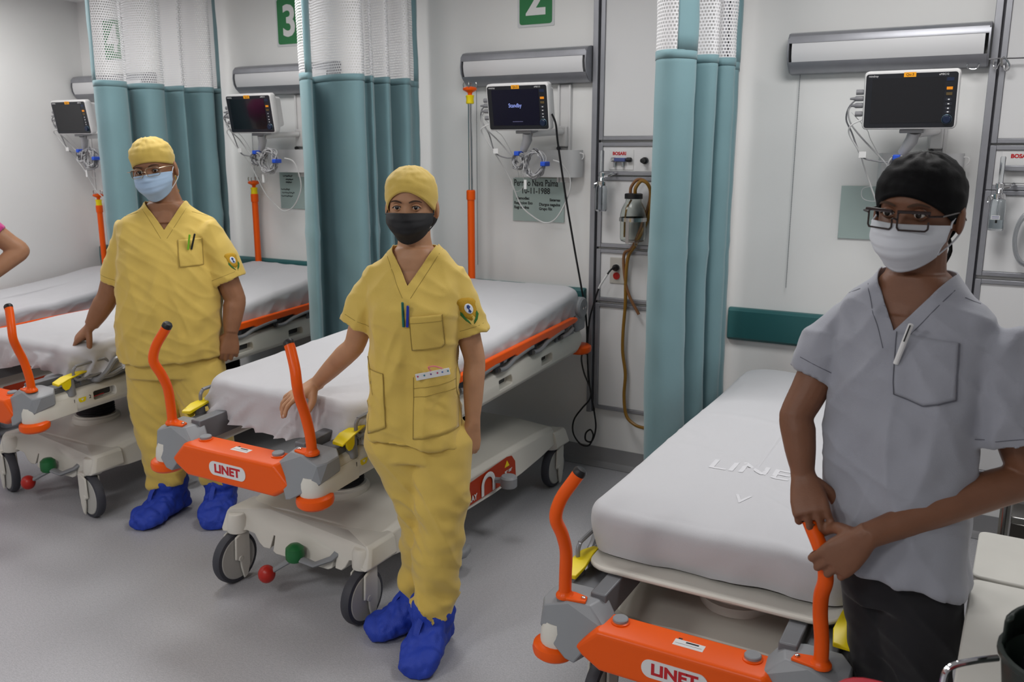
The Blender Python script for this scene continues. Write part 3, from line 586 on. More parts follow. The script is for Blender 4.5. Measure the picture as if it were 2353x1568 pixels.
        # folded side rail
        if s in rails:
            rl = [(.70, .03), (.70, .046), (1.0, .052), (1.76, .052), (1.80, .044), (1.81, .03), (1.78, .022), (1.70, .018), (1.62, .016), (1.60, .002), (1.52, .0), (1.49, .018), (1.33, .016), (1.31, .0), (1.22, -.002), (1.19, .016), (1.02, .014), (1.0, -.002), (.91, -.004), (.88, .014), (.75, .016)]
            q_ = up(mirrored(MB().prism(rl, .362, .386, 'x'), s)).build('side_rail', ORANGE, t, bevel=.006, seg=3)
            for y in (.80, 1.10, 1.40, 1.68):
                up(mirrored(MB().tube(smoothpath([(.376, y - .03, -.018), (.382, y + .02, -.02), (.380, y + .10, .0), (.378, y + .22, .012), (.376, y + .26, .012)] if y < 1.6 else [(.376, y - .03, -.018), (.38, y + .02, -.014), (.378, y + .08, .0)], 4), .0105, 10), s)).build('rail_bar', GMET, q_)
                up(mirrored(MB().prism([(y - .05, .006), (y + .03, .012), (y + .01, -.03), (y - .035, -.032)], .352, .368, 'x'), s)).build('rail_hinge', DGREY, q_, bevel=.004)
            up(mirrored(MB().prism([(1.66, .03), (1.80, .03), (1.82, -.04), (1.62, -.04)], .345, .36, 'x'), s)).build('rail_plate', DLINK, q_, bevel=.004)
        # hinge cap at the head corner
        up(mirrored(MB().lathe([(.052, 0), (.052, .03), (.044, .038), (.001, .038)], (.345, 1.875, .075), 'x', 24), s)).build('hinge_cap', GPL, t)
        up(mirrored(MB().lathe([(.007, .0), (.007, .004), (.001, .005)], (.383, 1.862, .078), 'x', 10).lathe([(.007, .0), (.007, .004), (.001, .005)], (.383, 1.888, .078), 'x', 10), s)).build('screw', CHROME, t)
        up(mirrored(MB().box(.30, .372, 1.83, 1.925, -.04, .06), s)).build('head_post', GPL, t, bevel=.014, seg=3)
    # --- orange bumper bar at the foot, head bar
    bp = [(-.21, -.040), (.21, -.040), (.268, -.10), (.255, -.118), (.2, -.152), (-.2, -.152), (-.255, -.118), (-.268, -.10)]
    f_ = MB().rings([[(x * .97, -.058, -.096 + (z + .096) * .88) for x, z in bp], [(x, -.046, z) for x, z in bp], [(x, .04, z + .002) for x, z in bp]])
    bb = up(f_).build('bumper_bar', ORANGE, t, bevel=.006, seg=3)
    lab = up(MB().prism(rrect(-.083, .083, -.122, -.074, .023, 8), -.0600, -.0575, 'y')).build('maker_plate', mat('plate_white', 'dedede', .4), bb)
    put_text('maker_name', 'LINET', .040, REDINK, U @ FACE(0, -.0604, -.0985), lab, bold=.0016, squash=1.12)
    stk = up(MB().box(-.02, .055, -.022, .018, -.0395, -.0388)).build('inventory_sticker', PAPER, bb)
    up(MB().box(.008, .04, -.004, .002, -.0388, -.0386).box(-.016, .05, -.012, -.011, -.0388, -.0386).box(-.014, -.004, .006, .012, -.0388, -.0386)).build('sticker_print', INK, stk)
    for s in (-1, 1):
        up(MB().lathe([(.024, -.042), (.024, -.036), (.02, -.034)], (s * .167, .008, 0), 'z', 22, cap=False)).build('cap_collar', ORANGE, bb)
        up(MB().lathe([(.02, -.038), (.02, -.028), (.018, -.026), (.001, -.026)], (s * .167, .008, 0), 'z', 22)).build('round_cap', GPL, bb)
    up(MB().box(-.33, .33, 1.925, 1.965, .03, .075)).build('head_bar', ORANGE, t, bevel=.012, seg=3)
    # --- deck and understructure
    up(MB().prism(rrect(-.335, .335, deck, 1.90, .07), .012, .026, 'z')).build('mattress_deck', WPL, t, bevel=.005)
    for s in (-1, 1): up(MB().box(s * .24 - .022, s * .24 + .022, .03, 1.9, -.07, .01)).build('long_beam', DLINK, t, bevel=.004)
    for y in (.5, .95, 1.32, 1.8): up(MB().box(-.24, .24, y - .03, y + .03, -.10, -.03)).build('cross_beam', DLINK, t, bevel=.004)
    # --- IV pole at the head
    if iv:
        zt = zb + 1.9 * tt; x, y = -.275, 1.90
        p_ = MB().tube([(x, y, zt - .06), (x, y, zt + .60)], .019, 16).lathe([(.022, .575), (.023, .58), (.023, .62), (.019, .625)], (x, y, zt), 'z', 18, cap=False).build('iv_pole', ORANGE, t)
        top = zt + .625 + iv_ext
        if iv_ext: MB().tube([(x, y, zt + .6), (x, y, top)], .0115, 14).build('steel_tube', CHROME, p_)
        MB().lathe([(.018, -.004), (.021, .0), (.019, .02), (.022, .035), (.020, .038)], (x, y, top), 'z', 16).build('collar', YELLOW, p_)
        MB().lathe([(.010, .036), (.012, .05), (.034, .062), (.036, .07), (.030, .076), (.01, .08)], (x, y, top), 'z', 20).build('hook_head', ORANGE, p_)
        for a in range(4): 
            c_, s_ = math.cos(a * 1.571 + .4), math.sin(a * 1.571 + .4); MB().tube([(x + c_ * .03, y + s_ * .03, top + .07), (x + c_ * .034, y + s_ * .034, top + .09), (x + c_ * .030, y + s_ * .030, top + .10)], .0028, 6).build('hook', STEEL, p_)
    return t, U
def mattress(cx, y0, zb, tilt, top, bottom, label, wavy=0., seed=1, ya=.185, yb=1.915, hw=.362, back=0., yback=1.1, puff=.03, fine=.003, foot_drop=0., side=.0, creases=()):
    """sheeted mattress: rings from the centre of the top out over the edge and down the sides"""
    t = tag(thing('mattress', label, 'mattress', (cx, y0, 0)), label, 'mattress'); tt = math.tan(R(tilt)); tb = math.tan(R(back))
    NP = 360; cyy = (ya + yb) / 2; hl = (yb - ya) / 2; rr = .085
    base = []; per = rrect(-hw, hw, ya, yb, rr, 10)
    P = [Vector((a, b, 0)) for a, b in per]; L_ = [0]
    for i in range(len(P)): L_.append(L_[-1] + (P[(i + 1) % len(P)] - P[i]).length)
    for k in range(NP):
        d = L_[-1] * k / NP; i = max(j for j in range(len(P)) if L_[j] <= d + 1e-9); q = (d - L_[i]) / max(1e-9, L_[i + 1] - L_[i]); base.append(P[i].lerp(P[(i + 1) % len(P)], q))
    rows = [(s_, 'top') for s_ in (.02, .1, .2, .3, .4, .5, .6, .68, .75, .82, .88, .93, .97)] + [(a, 'edge') for a in (0, 11, 22, 33, 45, 56, 68, 79, 90)] + [(h, 'side') for h in (.1, .2, .3, .4, .5, .6, .7, .8, .9, 1.)]
    er = .038; verts = []; N3 = lambda x, y, z: noise.noise(Vector((x + seed * 7.3, y, z)))
    for val, kind in rows:
        ring = []
        for k, p in enumerate(base):
            c = Vector((0, max(ya + hw, min(yb - hw, p.y)), 0)); nrm = (p - c).normalized(); u = k / NP
            front = max(0, 1 - (p.y - ya) / .12)
            bot = bottom + (wavy * (.5 * N3(u * 40, 0, 0) + .8 * N3(u * 14, 3, 0)) if wavy else 0) - foot_drop * front
            if kind == 'top': q = c.lerp(p - nrm * er, val); z = top + puff * (1 - val ** 3) * .4
            elif kind == 'edge': q = p - nrm * er * (1 - math.sin(R(val))); z = top - er * (1 - math.cos(R(val)))
            else:
                z = (top - er) + (bot - (top - er)) * val; am = (.012 + .036 * val) * (1 if wavy else .35)
                am *= 1 if p.y < ya + .45 else .3
                cr = .6 * N3(u * 60, 5, val * 1.2) + .5 * N3(u * 26, 9, val) + (.9 * ((1 - min(1, abs(N3(u * 46 + .6 * val, 15, val * .8)) * 2.4)) ** 2 - .3) if wavy else 0)
                q = p + nrm * (am * cr + side * val * (1 if p.y < ya + .45 else 0) - (.02 * val * val if not wavy else -.006 * val * (1 if p.y < ya + .45 else -1)))
            k_ = .6 if kind == 'top' else 1.
            z += .0035 * (1 - min(1, abs(N3(q.x * 5 + q.y * 2.5, q.y * 1.6 - q.x * 2, 12)) * 3)) ** 3 * (1 if wavy else .7)
            for (ax_, ay_), (bx_, by_), wd_, dp_ in creases:
                vx_, vy_ = bx_ - ax_, by_ - ay_; tt_ = max(0, min(1, ((q.x - ax_) * vx_ + (q.y - ay_) * vy_) / (vx_ * vx_ + vy_ * vy_))); dd_ = math.hypot(q.x - ax_ - vx_ * tt_, q.y - ay_ - vy_ * tt_)
                z += dp_ * (math.exp(-(dd_ / wd_) ** 2) - .5 * math.exp(-(dd_ / wd_ / 2.2) ** 2)) * math.sin(math.pi * min(1, .08 + tt_ * .9)) * (1 if kind != 'side' else 1 - val)
            z += fine * k_ * (1.5 * N3(q.x * 3, q.y * 3, 2) + .7 * N3(q.x * 10 + q.y * 4, q.y * 3, 4))
            yy = q.y; zz = zb + z + yy * tt + max(0, yy - yback) * tb
            ring.append((q.x, q.y, zz))
        verts.append(ring)
    mb = MB(); n = NP; vs = [v for r in verts for v in r]; fs = []
    for a in range(len(verts) - 1):
        for i in range(n): j = (i + 1) % n; fs.append((a * n + i, a * n + j, (a + 1) * n + j, (a + 1) * n + i))
    fs.append(tuple(reversed(range(n)))); mb.add(vs, fs)
    o = mb.build('sheet', SHEET, t, angle=0)
    bm_ = MB().rings([[(p.x * .9, cyy + (p.y - cyy) * .97, zb + z + (cyy + (p.y - cyy) * .97) * tt + max(0, p.y - yback) * tb) for p in base[::4]] for z in (max(bottom, .0) + .03, top - .05)])
    bm_.build('mattress_core', mat('mattress_core_grey', '8d9095', .7), t)
    return t
B1 = dict(cx=-.594, y0=1.895, zb=.503, tilt=.9); B2 = dict(cx=-2.165, y0=1.985, zb=.70, tilt=3.0); B3 = dict(cx=-3.81, y0=2.105, zb=.648, tilt=2.6); B4 = dict(cx=-5.30, y0=2.10, zb=.585, tilt=1.)
stretcher(**B1, label='orange and cream hospital stretcher in front of the person in grey', iv=False, deck=.135)
stretcher(**B2, label='orange and cream hospital stretcher beside the person in the black mask', iv_ext=.43)
stretcher(**B3, label='hospital stretcher behind the person in the pale blue mask, its front wheel turned', castors=[75, 80, 0, 20])
stretcher(**B4, label='hospital stretcher farthest left by the wall, mostly hidden')
mattress(**B1, top=.165, bottom=.035, label='mattress with smooth white fitted sheet in front of the person in grey', seed=2, puff=.05, fine=.005, creases=(((-.364, .975), (.20, .43), .012, .012), ((-.30, 1.15), (.1, 1.05), .02, .006), ((.1, .42), (.33, .25), .014, .010), ((-.30, .45), (-.05, .22), .02, .006), ((-.33, .8), (.1, .62), .02, .005)))
mattress(**B2, top=.108, bottom=-.012, ya=.17, label='mattress with loosely draped white sheet under the hand of the person in the black mask', wavy=.045, seed=3, back=4.5, foot_drop=.03, fine=.004, side=.012, creases=(((-.02, .20), (.30, .30), .018, .010), ((.05, .19), (.28, .19), .012, .010), ((-.3, .5), (.2, .35), .025, .006), ((-.2, 1.0), (.3, .8), .02, .006)))
mattress(**B3, top=.135, bottom=.0, label='mattress with creased white sheet under the hand of the person in the pale blue mask', wavy=.03, seed=4, back=5., fine=.006, creases=(((.0, .3), (.34, .42), .016, .012), ((-.1, .5), (.34, .62), .02, .010), ((-.3, .9), (.3, .7), .02, .008), ((0, 1.3), (.34, 1.1), .02, .008)))
mattress(**B4, top=.125, bottom=.03, label='mattress with crumpled white sheet farthest left by the wall', wavy=.02, seed=5, back=5., fine=.008)
o = put_text('x', 'LINET', .11, mat('faint_print', 'f2f2f2', .8), Matrix.Identity(4)); bpy.data.objects.remove(o)

# ------------------------------------------------------------------ privacy curtains
def curtain(path, label, cx, zsplit=1.985, zbot=.22, ztop=2.56, bands=()):
    """path: plan points from the free edge to the wall"""
    o0 = Vector((path[0][0], path[0][1], 0)); t = thing('privacy_curtain', label, 'curtain', o0)
    P = smoothpath([(x, y, 0) for x, y in path], 9); P = [p - o0 for p in P]; n = len(P)
    s = [0.]
    for i in range(1, n): s.append(s[-1] + (P[i] - P[i - 1]).length)
    N3 = lambda a, b, c: noise.noise(Vector((a + cx * 3, b, c)))
    nrm = [((P[min(i + 1, n - 1)] - P[max(i - 1, 0)]).cross(Vector((0, 0, 1)))).normalized() for i in range(n)]
    def sheet(name, m, z0, z1, rows, i0, i1, off, uv=False):
        vs = []; fs = []; uvs = []
        for r in range(rows + 1):
            z = z0 + (z1 - z0) * r / rows; fl = (2.3 - z) / 2
            for i in range(i0, i1):
                d = off + .010 * N3(s[i] * 3, z * 1.2, 1) * fl + .004 * N3(s[i] * 9, z * 7, 4)
                if abs(z - 1.22) < .02: d += .003
                vs.append(P[i] + nrm[i] * d + Vector((.03 * fl * N3(0, z * .8, 7), .02 * fl * N3(s[i] * 2, z * .7, 9), z))); uvs.append((s[i], z))
        k = i1 - i0
        for r in range(rows):
            for i in range(k - 1): fs.append((r * k + i, r * k + i + 1, (r + 1) * k + i + 1, (r + 1) * k + i))
        me = bpy.data.meshes.new(name); me.from_pydata(vs, [], fs); me.polygons.foreach_set('use_smooth', [True] * len(me.polygons))
        if uv:
            ul = me.uv_layers.new()
            for lp in me.loops: ul.data[lp.index].uv = uvs[lp.vertex_index]
        o = fin(bpy.data.objects.new(name, me), m, t, angle=0)
        if not uv: so = o.modifiers.new('so', 'SOLIDIFY'); so.thickness = .0015
        return o
    sheet('fabric_panel', TEAL, zbot, zsplit, 40, 0, n, 0)
    hm = sheet('top_hem', TEAL, zsplit - .028, zsplit + .002, 2, 0, n, .002)
    sheet('net_header', NETM, zsplit, ztop, 16, 0, n, 0, True)
    for f0, f1 in bands: sheet('edge_band', TEAL, zsplit, ztop, 10, int(f0 * (n - 1)), int(f1 * (n - 1)) + 1, .002)
    a, b = P[0], P[-1]; MB().box(min(a.x, b.x) + (max(a.x, b.x) - min(a.x, b.x)) * .5 - .012, min(a.x, b.x) + (max(a.x, b.x) - min(a.x, b.x)) * .5 + .012, min(a.y, b.y) - 1.2, max(a.y, b.y), ztop, CEIL - .001).build('track', ALU, t)
    return t
def plan(l):  # (photo column at eye level, distance from the camera along Y)
    return [tuple(wp(px, 338, y)[:2]) for px, y in l]
curtain(plan([(1500, 3.30), (1504, 3.24), (1520, 3.21), (1548, 3.22), (1584, 3.28), (1592, 3.34), (1576, 3.42), (1578, 3.47), (1596, 3.45), (1626, 3.46), (1640, 3.50), (1630, 3.58), (1632, 3.62), (1650, 3.60), (1676, 3.63), (1680, 3.68), (1668, 3.76), (1674, 3.80), (1688, 3.83), (1690, 3.90), (1686, 4.0)]), 'teal privacy curtain with white net top right of the service column', -1.2, bands=((.15, .27), (.86, .97)))
curtain(plan([(694, 3.30), (700, 3.24), (716, 3.23), (724, 3.30), (718, 3.42), (728, 3.46), (744, 3.42), (775, 3.38), (815, 3.39), (838, 3.43), (842, 3.49), (836, 3.53), (846, 3.54), (858, 3.53), (862, 3.58), (854, 3.64), (866, 3.64), (892, 3.63), (900, 3.68), (892, 3.76), (904, 3.76), (932, 3.74), (946, 3.78), (944, 3.86), (952, 3.92), (962, 3.95), (963, 4.02)]), 'teal privacy curtain with white net top hanging behind the person in the black mask', -2.87, zsplit=1.975, bands=((.06, .12), (.93, 1.)))
def planx(l):  # (photo column at eye level, X)
    return [(x, x / (wp(px, 338, 1.).x)) for px, x in l]
curtain(planx([(228, -4.40), (234, -4.33), (262, -4.27), (294, -4.27), (304, -4.32), (298, -4.44), (306, -4.46), (318, -4.38), (348, -4.29), (376, -4.27), (388, -4.31), (382, -4.42), (394, -4.42), (420, -4.31), (434, -4.28), (428, -4.40), (440, -4.40), (470, -4.29), (494, -4.25), (500, -4.27), (494, -4.36), (503, -4.33), (514, -4.27), (517, -4.25)]), 'teal privacy curtain with white net top behind the person in the pale blue mask', -4.4, zsplit=1.985, bands=((0., .05), (.94, 1.)))
# ------------------------------------------------------------------ people
V3 = lambda *a: Vector(a)
def lerp(a, b, t): return a + (b - a) * t
def sellipse(cx, cy, hx, hy, z, n=44, e=2.3, rz=0., hyb=None):
    out = []
    for k in range(n):
        a = 2 * math.pi * k / n; c, s = math.cos(a), math.sin(a)
        x = hx * math.copysign(abs(c) ** (2 / e), c); yy = (hyb if (hyb and s > 0) else hy) * math.copysign(abs(s) ** (2 / e), s)
        out.append((cx + x * math.cos(rz) - yy * math.sin(rz), cy + x * math.sin(rz) + yy * math.cos(rz), z))
    return out
def interp_rows(tab, z):
    z = max(tab[0][0], min(tab[-1][0], z))
    for a, b in zip(tab, tab[1:]):
        if (a[0] - z) * (b[0] - z) <= 0:
            t = (z - a[0]) / (b[0] - a[0]); t = t * t * (3 - 2 * t) * .5 + t * .5
            return [lerp(p, q, t) for p, q in zip(a[1:], b[1:])]
HEADTAB = [(-.118, .018, .060, -.02), (-.110, .034, .076, .0), (-.098, .045, .084, .02), (-.08, .056, .087, .045), (-.06, .064, .088, .066), (-.03, .070, .089, .086), (0, .0725, .0875, .095), (.02, .0735, .090, .098), (.05, .0725, .087, .096), (.075, .065, .075, .083), (.095, .048, .053, .062), (.108, .028, .03, .036), (.113, .008, .008, .01)]
def head_mesh(M):
    mb = MB(); rs = []; n = 56
    for i in range(47):
        z = -.118 + .231 * i / 46; rx, rf, rb = interp_rows(HEADTAB, z); ring = []
        for k in range(n):
            a = 2 * math.pi * k / n; x = rx * math.sin(a); y = -(rf if math.cos(a) > 0 else rb) * math.cos(a)
            if y < -.02:
                g = lambda cx, cz, sx, sz: math.exp(-((abs(x) - cx) / sx) ** 2 - ((z - cz) / sz) ** 2)
                y += .013 * g(.031, -.002, .014, .0105) - .006 * g(.030, .02, .022, .008) - .007 * g(.045, -.035, .02, .018)
                y -= .022 * math.exp(-(x / .011) ** 2) * max(0, min(1, (.006 - z) / .05)) * (1 if z > -.048 else max(0, 1 - (-.048 - z) / .008)) + .007 * math.exp(-(x / .022) ** 2 - ((z + .075) / .012) ** 2)
            ring.append(M @ V3(x, y, z))
        rs.append(ring)
    mb.rings(rs)
    for s in (-1, 1):
        e = MB().sphere((0, 0, 0), (.010, .022, .034), 12, 8); e.xf(M @ Matrix.Translation((s * .080, .014, -.015)) @ Matrix.Rotation(s * R(18), 4, 'Z') @ Matrix.Rotation(R(-12), 4, 'X')); mb.merge(e)
    return mb
def hand(mb, nails, w, d, n, side, curl=(20, 25, 15), thumb=.3, scale=1., spread=.05, curls=None, thumb_in=0.):
    """w wrist, d towards the knuckles, n out of the back of the hand, side = +1 if the thumb is on d x n"""
    w, d, n = Vector(w), Vector(d).normalized(), Vector(n); n = (n - d * n.dot(d)).normalized(); s = d.cross(n) * side; k = scale; rs = []
    for t, wd, th in ((-.012, .026, .022), (.008, .028, .0215), (.03, .035, .020), (.06, .0405, .0175), (.085, .0415, .0145), (.096, .039, .0115)):
        ring = []
        for i in range(18):
            a = 2 * math.pi * i / 18; c, s_ = math.cos(a), math.sin(a)
            ring.append(w + d * t * k + s * (wd * k * math.copysign(abs(c) ** .75, c)) + n * (th * k * math.copysign(abs(s_) ** .85, s_) - .004 * k * (t > .02)))
        rs.append(ring)
    mb.rings(rs)
    for j, (off, back, L) in enumerate(((.0305, .002, .074), (.0105, 0, .082), (-.0105, .003, .076), (-.030, .012, .060))):
        cu = curls[j] if curls else curl; p = w + d * (.088 - back) * k + s * off * k - n * .001 * k; pts = [p - d * .02 * k]; pts.append(p); th = 0; sp = spread * (1.2 - j * .8)
        for c_, f in zip(cu, (.46, .30, .24)):
            th += c_; dr = d * math.cos(R(th)) - n * math.sin(R(th)) + s * sp * math.cos(R(th)); dr.normalize(); p = p + dr * L * f * k; pts.append(p)
        nn = (n * math.cos(R(th)) + d * math.sin(R(th)))
        q = smoothpath(pts, 4); m = len(q); rr = [(.0098 - .0028 * i / m) * k * (1 + .08 * math.sin(i * 1.57)) for i in range(m)]; rr[-1] *= .72
        mb.tube(q, rr, 12); mb.sphere(q[-1], rr[-2] * .86, 10, 6)
        nl = MB().sphere((0, 0, 0), (.0048 * k, .0072 * k, .0016 * k), 10, 6); nl.xf(frameM(q[-2] + nn * rr[-2] * .86, s, dr)); nails.merge(nl)
    t0 = w + d * .022 * k + s * .022 * k - n * .006 * k
    d1 = (d * .62 + s * (.72 - thumb_in) - n * (.25 + thumb)).normalized(); d2 = (d * .9 + s * (.25 - thumb_in) - n * (.3 + thumb)).normalized(); d3 = (d * 1. + s * (.0 - thumb_in) - n * (.3 + thumb)).normalized()
    p1 = t0 + d1 * .042 * k; p2 = p1 + d2 * .034 * k; p3 = p2 + d3 * .027 * k; q = smoothpath([t0, p1, p2, p3], 4)
    mb.tube(q, [(.0155 - .0072 * i / len(q)) * k for i in range(len(q))], 12); mb.sphere(p3, .0078 * k, 10, 6)
    side_n = (s - d3 * s.dot(d3)).normalized() * .5 + n * .5; nl = MB().sphere((0, 0, 0), (.0055 * k, .008 * k, .0016 * k), 10, 6); nl.xf(frameM(q[-2] + side_n.normalized() * .0078 * k, d3.cross(side_n), d3)); nails.merge(nl)
def bvh_of(me): return BVHTree.FromPolygons([v.co.copy() for v in me.vertices], [tuple(p.vertices) for p in me.polygons])
def hit(bv, o, d): 
    r_ = bv.ray_cast(o, d); return (r_[0], r_[1]) if r_[0] is not None else (None, None)
def decal(bv, O, right, up, dirn, poly, off, m, name, parent, rings=3):
    """thin piece that follows the cloth: outline poly in the plane (right, up), laid on along dirn"""
    O, right, up, dirn = Vector(O), Vector(right).normalized(), Vector(up).normalized(), Vector(dirn).normalized()
    cx = sum(a for a, b in poly) / len(poly); cz = sum(b for a, b in poly) / len(poly); pts = [(cx, cz)]; n = len(poly)
    for k in range(1, rings + 1): pts += [(cx + (a - cx) * k / rings, cz + (b - cz) * k / rings) for a, b in poly]
    vs = []; last = None
    for a, b in pts:
        h_, nn = hit(bv, O + right * a + up * b - dirn * .35, dirn)
        if h_ is None: h_ = (last if last is not None else O) + V3(0, 0, 0)
        last = h_; vs.append(h_ - dirn * off)
    fs = [(0, 1 + i, 1 + (i + 1) % n) for i in range(n)]
    for k in range(rings - 1):
        for i in range(n): j = (i + 1) % n; fs.append((1 + k * n + i, 1 + (k + 1) * n + i, 1 + (k + 1) * n + j, 1 + k * n + j))
    me = bpy.data.meshes.new(name); me.from_pydata(vs, [], fs)
    bm = bmesh.new(); bm.from_mesh(me); bmesh.ops.recalc_face_normals(bm, faces=bm.faces)
    if sum((f.normal.dot(dirn) * f.calc_area() for f in bm.faces)) > 0: bmesh.ops.reverse_faces(bm, faces=bm.faces)
    bm.to_mesh(me); bm.free(); me.polygons.foreach_set('use_smooth', [True] * len(me.polygons))
    o = fin(bpy.data.objects.new(name, me), m, parent, angle=0); so = o.modifiers.new('so', 'SOLIDIFY'); so.thickness = .0022; so.offset = -1.; return o
def densify(poly, step=.012):
    out = []
    for i, (a, b) in enumerate(poly):
        c, d = poly[(i + 1) % len(poly)]; m = max(1, int(math.hypot(c - a, d - b) / step)); out += [(a + (c - a) * k / m, b + (d - b) * k / m) for k in range(m)]
    return out
def seam(bv, O, right, up, dirn, pts, r, m, parent, name='seam', off=.0002, lim=9):
    O, right, up, dirn = Vector(O), Vector(right).normalized(), Vector(up).normalized(), Vector(dirn).normalized(); q = []
    for (a, b), (c, d) in zip(pts, pts[1:]):
        m_ = max(2, int(math.hypot(c - a, d - b) / .012))
        for k in range(m_ + 1):
            h_, nn = hit(bv, O + right * lerp(a, c, k / m_) + up * lerp(b, d, k / m_) - dirn * .35, dirn)
            if h_ is not None and (h_ - O).length < lim: q.append(h_ - dirn * off)
    if len(q) > 2: return MB().tube(q, r, 5).build(name, m, parent)
def person(S):
    t = thing('person', S['label'], 'person', S['loc'], YAW)
    N3 = lambda x, y, z: noise.noise(Vector((x + S['seed'] * 5.1, y, z)))
    skin = mat('skin_%d' % S['seed'], S['skin'], .5, sss=.12, bump=.06, bscale=260, var=.05, vscale=30)
    cloth = mat(S['cloth_name'], S['cloth'], .75, bump=.10, bscale=420, var=.03, vscale=9, sheen=.25); dark = mat(S['cloth_name'] + '_stitching', S['stitch'], .8)
    pants = cloth if S.get('pants') is None else mat(S['pants'][0], S['pants'][1], .8, sheen=.1)
    hx, hy, hz, hyaw, hpit, hrol, hs = S['head']
    MH = Matrix.Translation((hx, hy, hz)) @ Matrix.Rotation(R(hyaw), 4, 'Z') @ Matrix.Rotation(R(hpit), 4, 'X') @ Matrix.Rotation(R(hrol), 4, 'Y') @ Matrix.Scale(hs, 4)
    th = R(S['yaw']); nb = Vector(S['neck'])                       # torso yaw, neck base centre
    # ---------------- body (one skin surface)
    b = head_mesh(MH); nt_ = MH @ V3(0, .022, -.075)
    b.tube([MH @ V3(0, .02, -.03), nt_, lerp(nt_, nb, .5), nb + V3(0, .01, -.01), nb + V3(0, .015, -.07)], [.05 * hs, S['nr'], S['nr'], S['nr'] * 1.12, S['nr'] * 1.6], 20)
    TR = S['torso']; sk = S.get('core', .86)
    core = [(z, cx, cy, hw * sk * (.8 if i < 2 else 1), hd * sk * (.8 if i < 2 else 1)) for i, (z, cx, cy, hw, hd) in enumerate(TR)]
    zs, cx_, cy_, hw_, hd_ = TR[-1]
    rs = [sellipse(cx, cy, hw, hd, z, 36, 2.2, th) for z, cx, cy, hw, hd in core] + [sellipse(lerp(cx_, nb.x, .6), lerp(cy_, nb.y, .6), hw_ * .58, .062, lerp(zs, nb.z, .62), 36, 2.2, th), sellipse(nb.x, nb.y, S['nr'] * 1.1, S['nr'] * 1.1, nb.z + .005, 36, 2.2, th)]
    b.rings(rs); nails = MB()
    for A in S['arms']:
        s_, e_, w_ = Vector(A['s']), Vector(A['e']), Vector(A['w']); k = A.get('r', 1.)
        P = [s_, lerp(s_, e_, .35), lerp(s_, e_, .75), e_, lerp(e_, w_, .25), lerp(e_, w_, .6), lerp(e_, w_, .88), w_]
        rad = [.052, .049, .043, .039, .041, .036, .029, .0265]; q = smoothpath(P, 4); rr = [rad[min(7, i // 4)] + (rad[min(7, i // 4 + 1)] - rad[min(7, i // 4)]) * (i % 4) / 4 for i in range(len(q))]
        b.tube(q, [v * k for v in rr], 18); b.sphere(e_, .0405 * k, 16, 10)
        hand(b, nails, w_, A['d'], A['n'], A['side'], A.get('curl', (20, 25, 15)), A.get('thumb', .3), A.get('hs', 1.), A.get('spread', .05), A.get('curls'), A.get('thumb_in', 0.))
    for g in S['legs']: b.tube(smoothpath([g['h'], g['k'], g['a']], 5), [.06 - .02 * i / 11 for i in range(11)], 14)
    for g in S['legs']: b.sphere((g['a'][0], g['a'][1], .06), .045, 12, 8)
    bo = fin(bpy.data.objects.new('body', remesh(b, S.get('vox', .0042), 3, .5)), skin, t, angle=0)
    nails.build('fingernails', mat('fingernail_%d' % S['seed'], S['nail'], .35), t)
    # ---------------- eyes, brows
    EW = mat('eye_white', 'c9c4bf', .2); IR = mat('dark_brown_iris', '1c120d', .12); HAIR = mat('black_hair', '15110f', .6)
    if S.get('face', True):
        for s in (-1, 1):
            e = MB().sphere((0, 0, 0), .0125, 20, 14).xf(MH @ Matrix.Translation((s * .031, -.0715, -.002))).build('eye', EW, t)
            MB().sphere((0, 0, 0), (.0062, .003, .0062), 16, 10).xf(MH @ Matrix.Translation((s * .031 + S.get('gaze', 0), -.0828, -.002))).build('iris', IR, e)
            MB().sphere((0, 0, 0), (.0012, .001, .0012), 8, 6).xf(MH @ Matrix.Translation((s * .031 + S.get('gaze', 0) + .002, -.0856, .001))).build('catch_light', PAPER, e)
            arc = lambda h, y: [MH @ V3(s * .031 + .0165 * c_, y + .006 * c_ * c_, -.002 + h * (1 - c_ * c_)) for c_ in [-1 + k * .2 for k in range(11)]]
            MB().tube(arc(.0085, -.0805), [.0022 + .002 * math.sin(math.pi * k / 10) for k in range(11)], 8).build('upper_eyelid', skin, t)
            MB().tube(arc(-.0075, -.0795), [.002 + .0015 * math.sin(math.pi * k / 10) for k in range(11)], 8).build('lower_eyelid', skin, t)
            MB().tube([p + MH.to_3x3() @ V3(0, -.0026, -.0022) for p in arc(.0085, -.0808)], .0011, 6).build('eyelashes', HAIR, t)
            q = [MH @ V3(s * x, y, z) for x, y, z in ((.012, -.0955, .0145), (.022, -.0965, .0185), (.033, -.0935, .0205), (.044, -.087, .0185), (.051, -.079, .0145))]
            MB().tube(smoothpath(q, 3), [.0016, .0021, .0025, .0028, .0029, .0029, .0028, .0026, .0024, .0021, .0018, .0014, .001], 8, flat=(MH.to_3x3() @ V3(0, 1, 0), .35)).build('eyebrow', mat('dark_brow_hair', '4a3629', .9), t)
    # ---------------- cap
    C = S.get('cap')
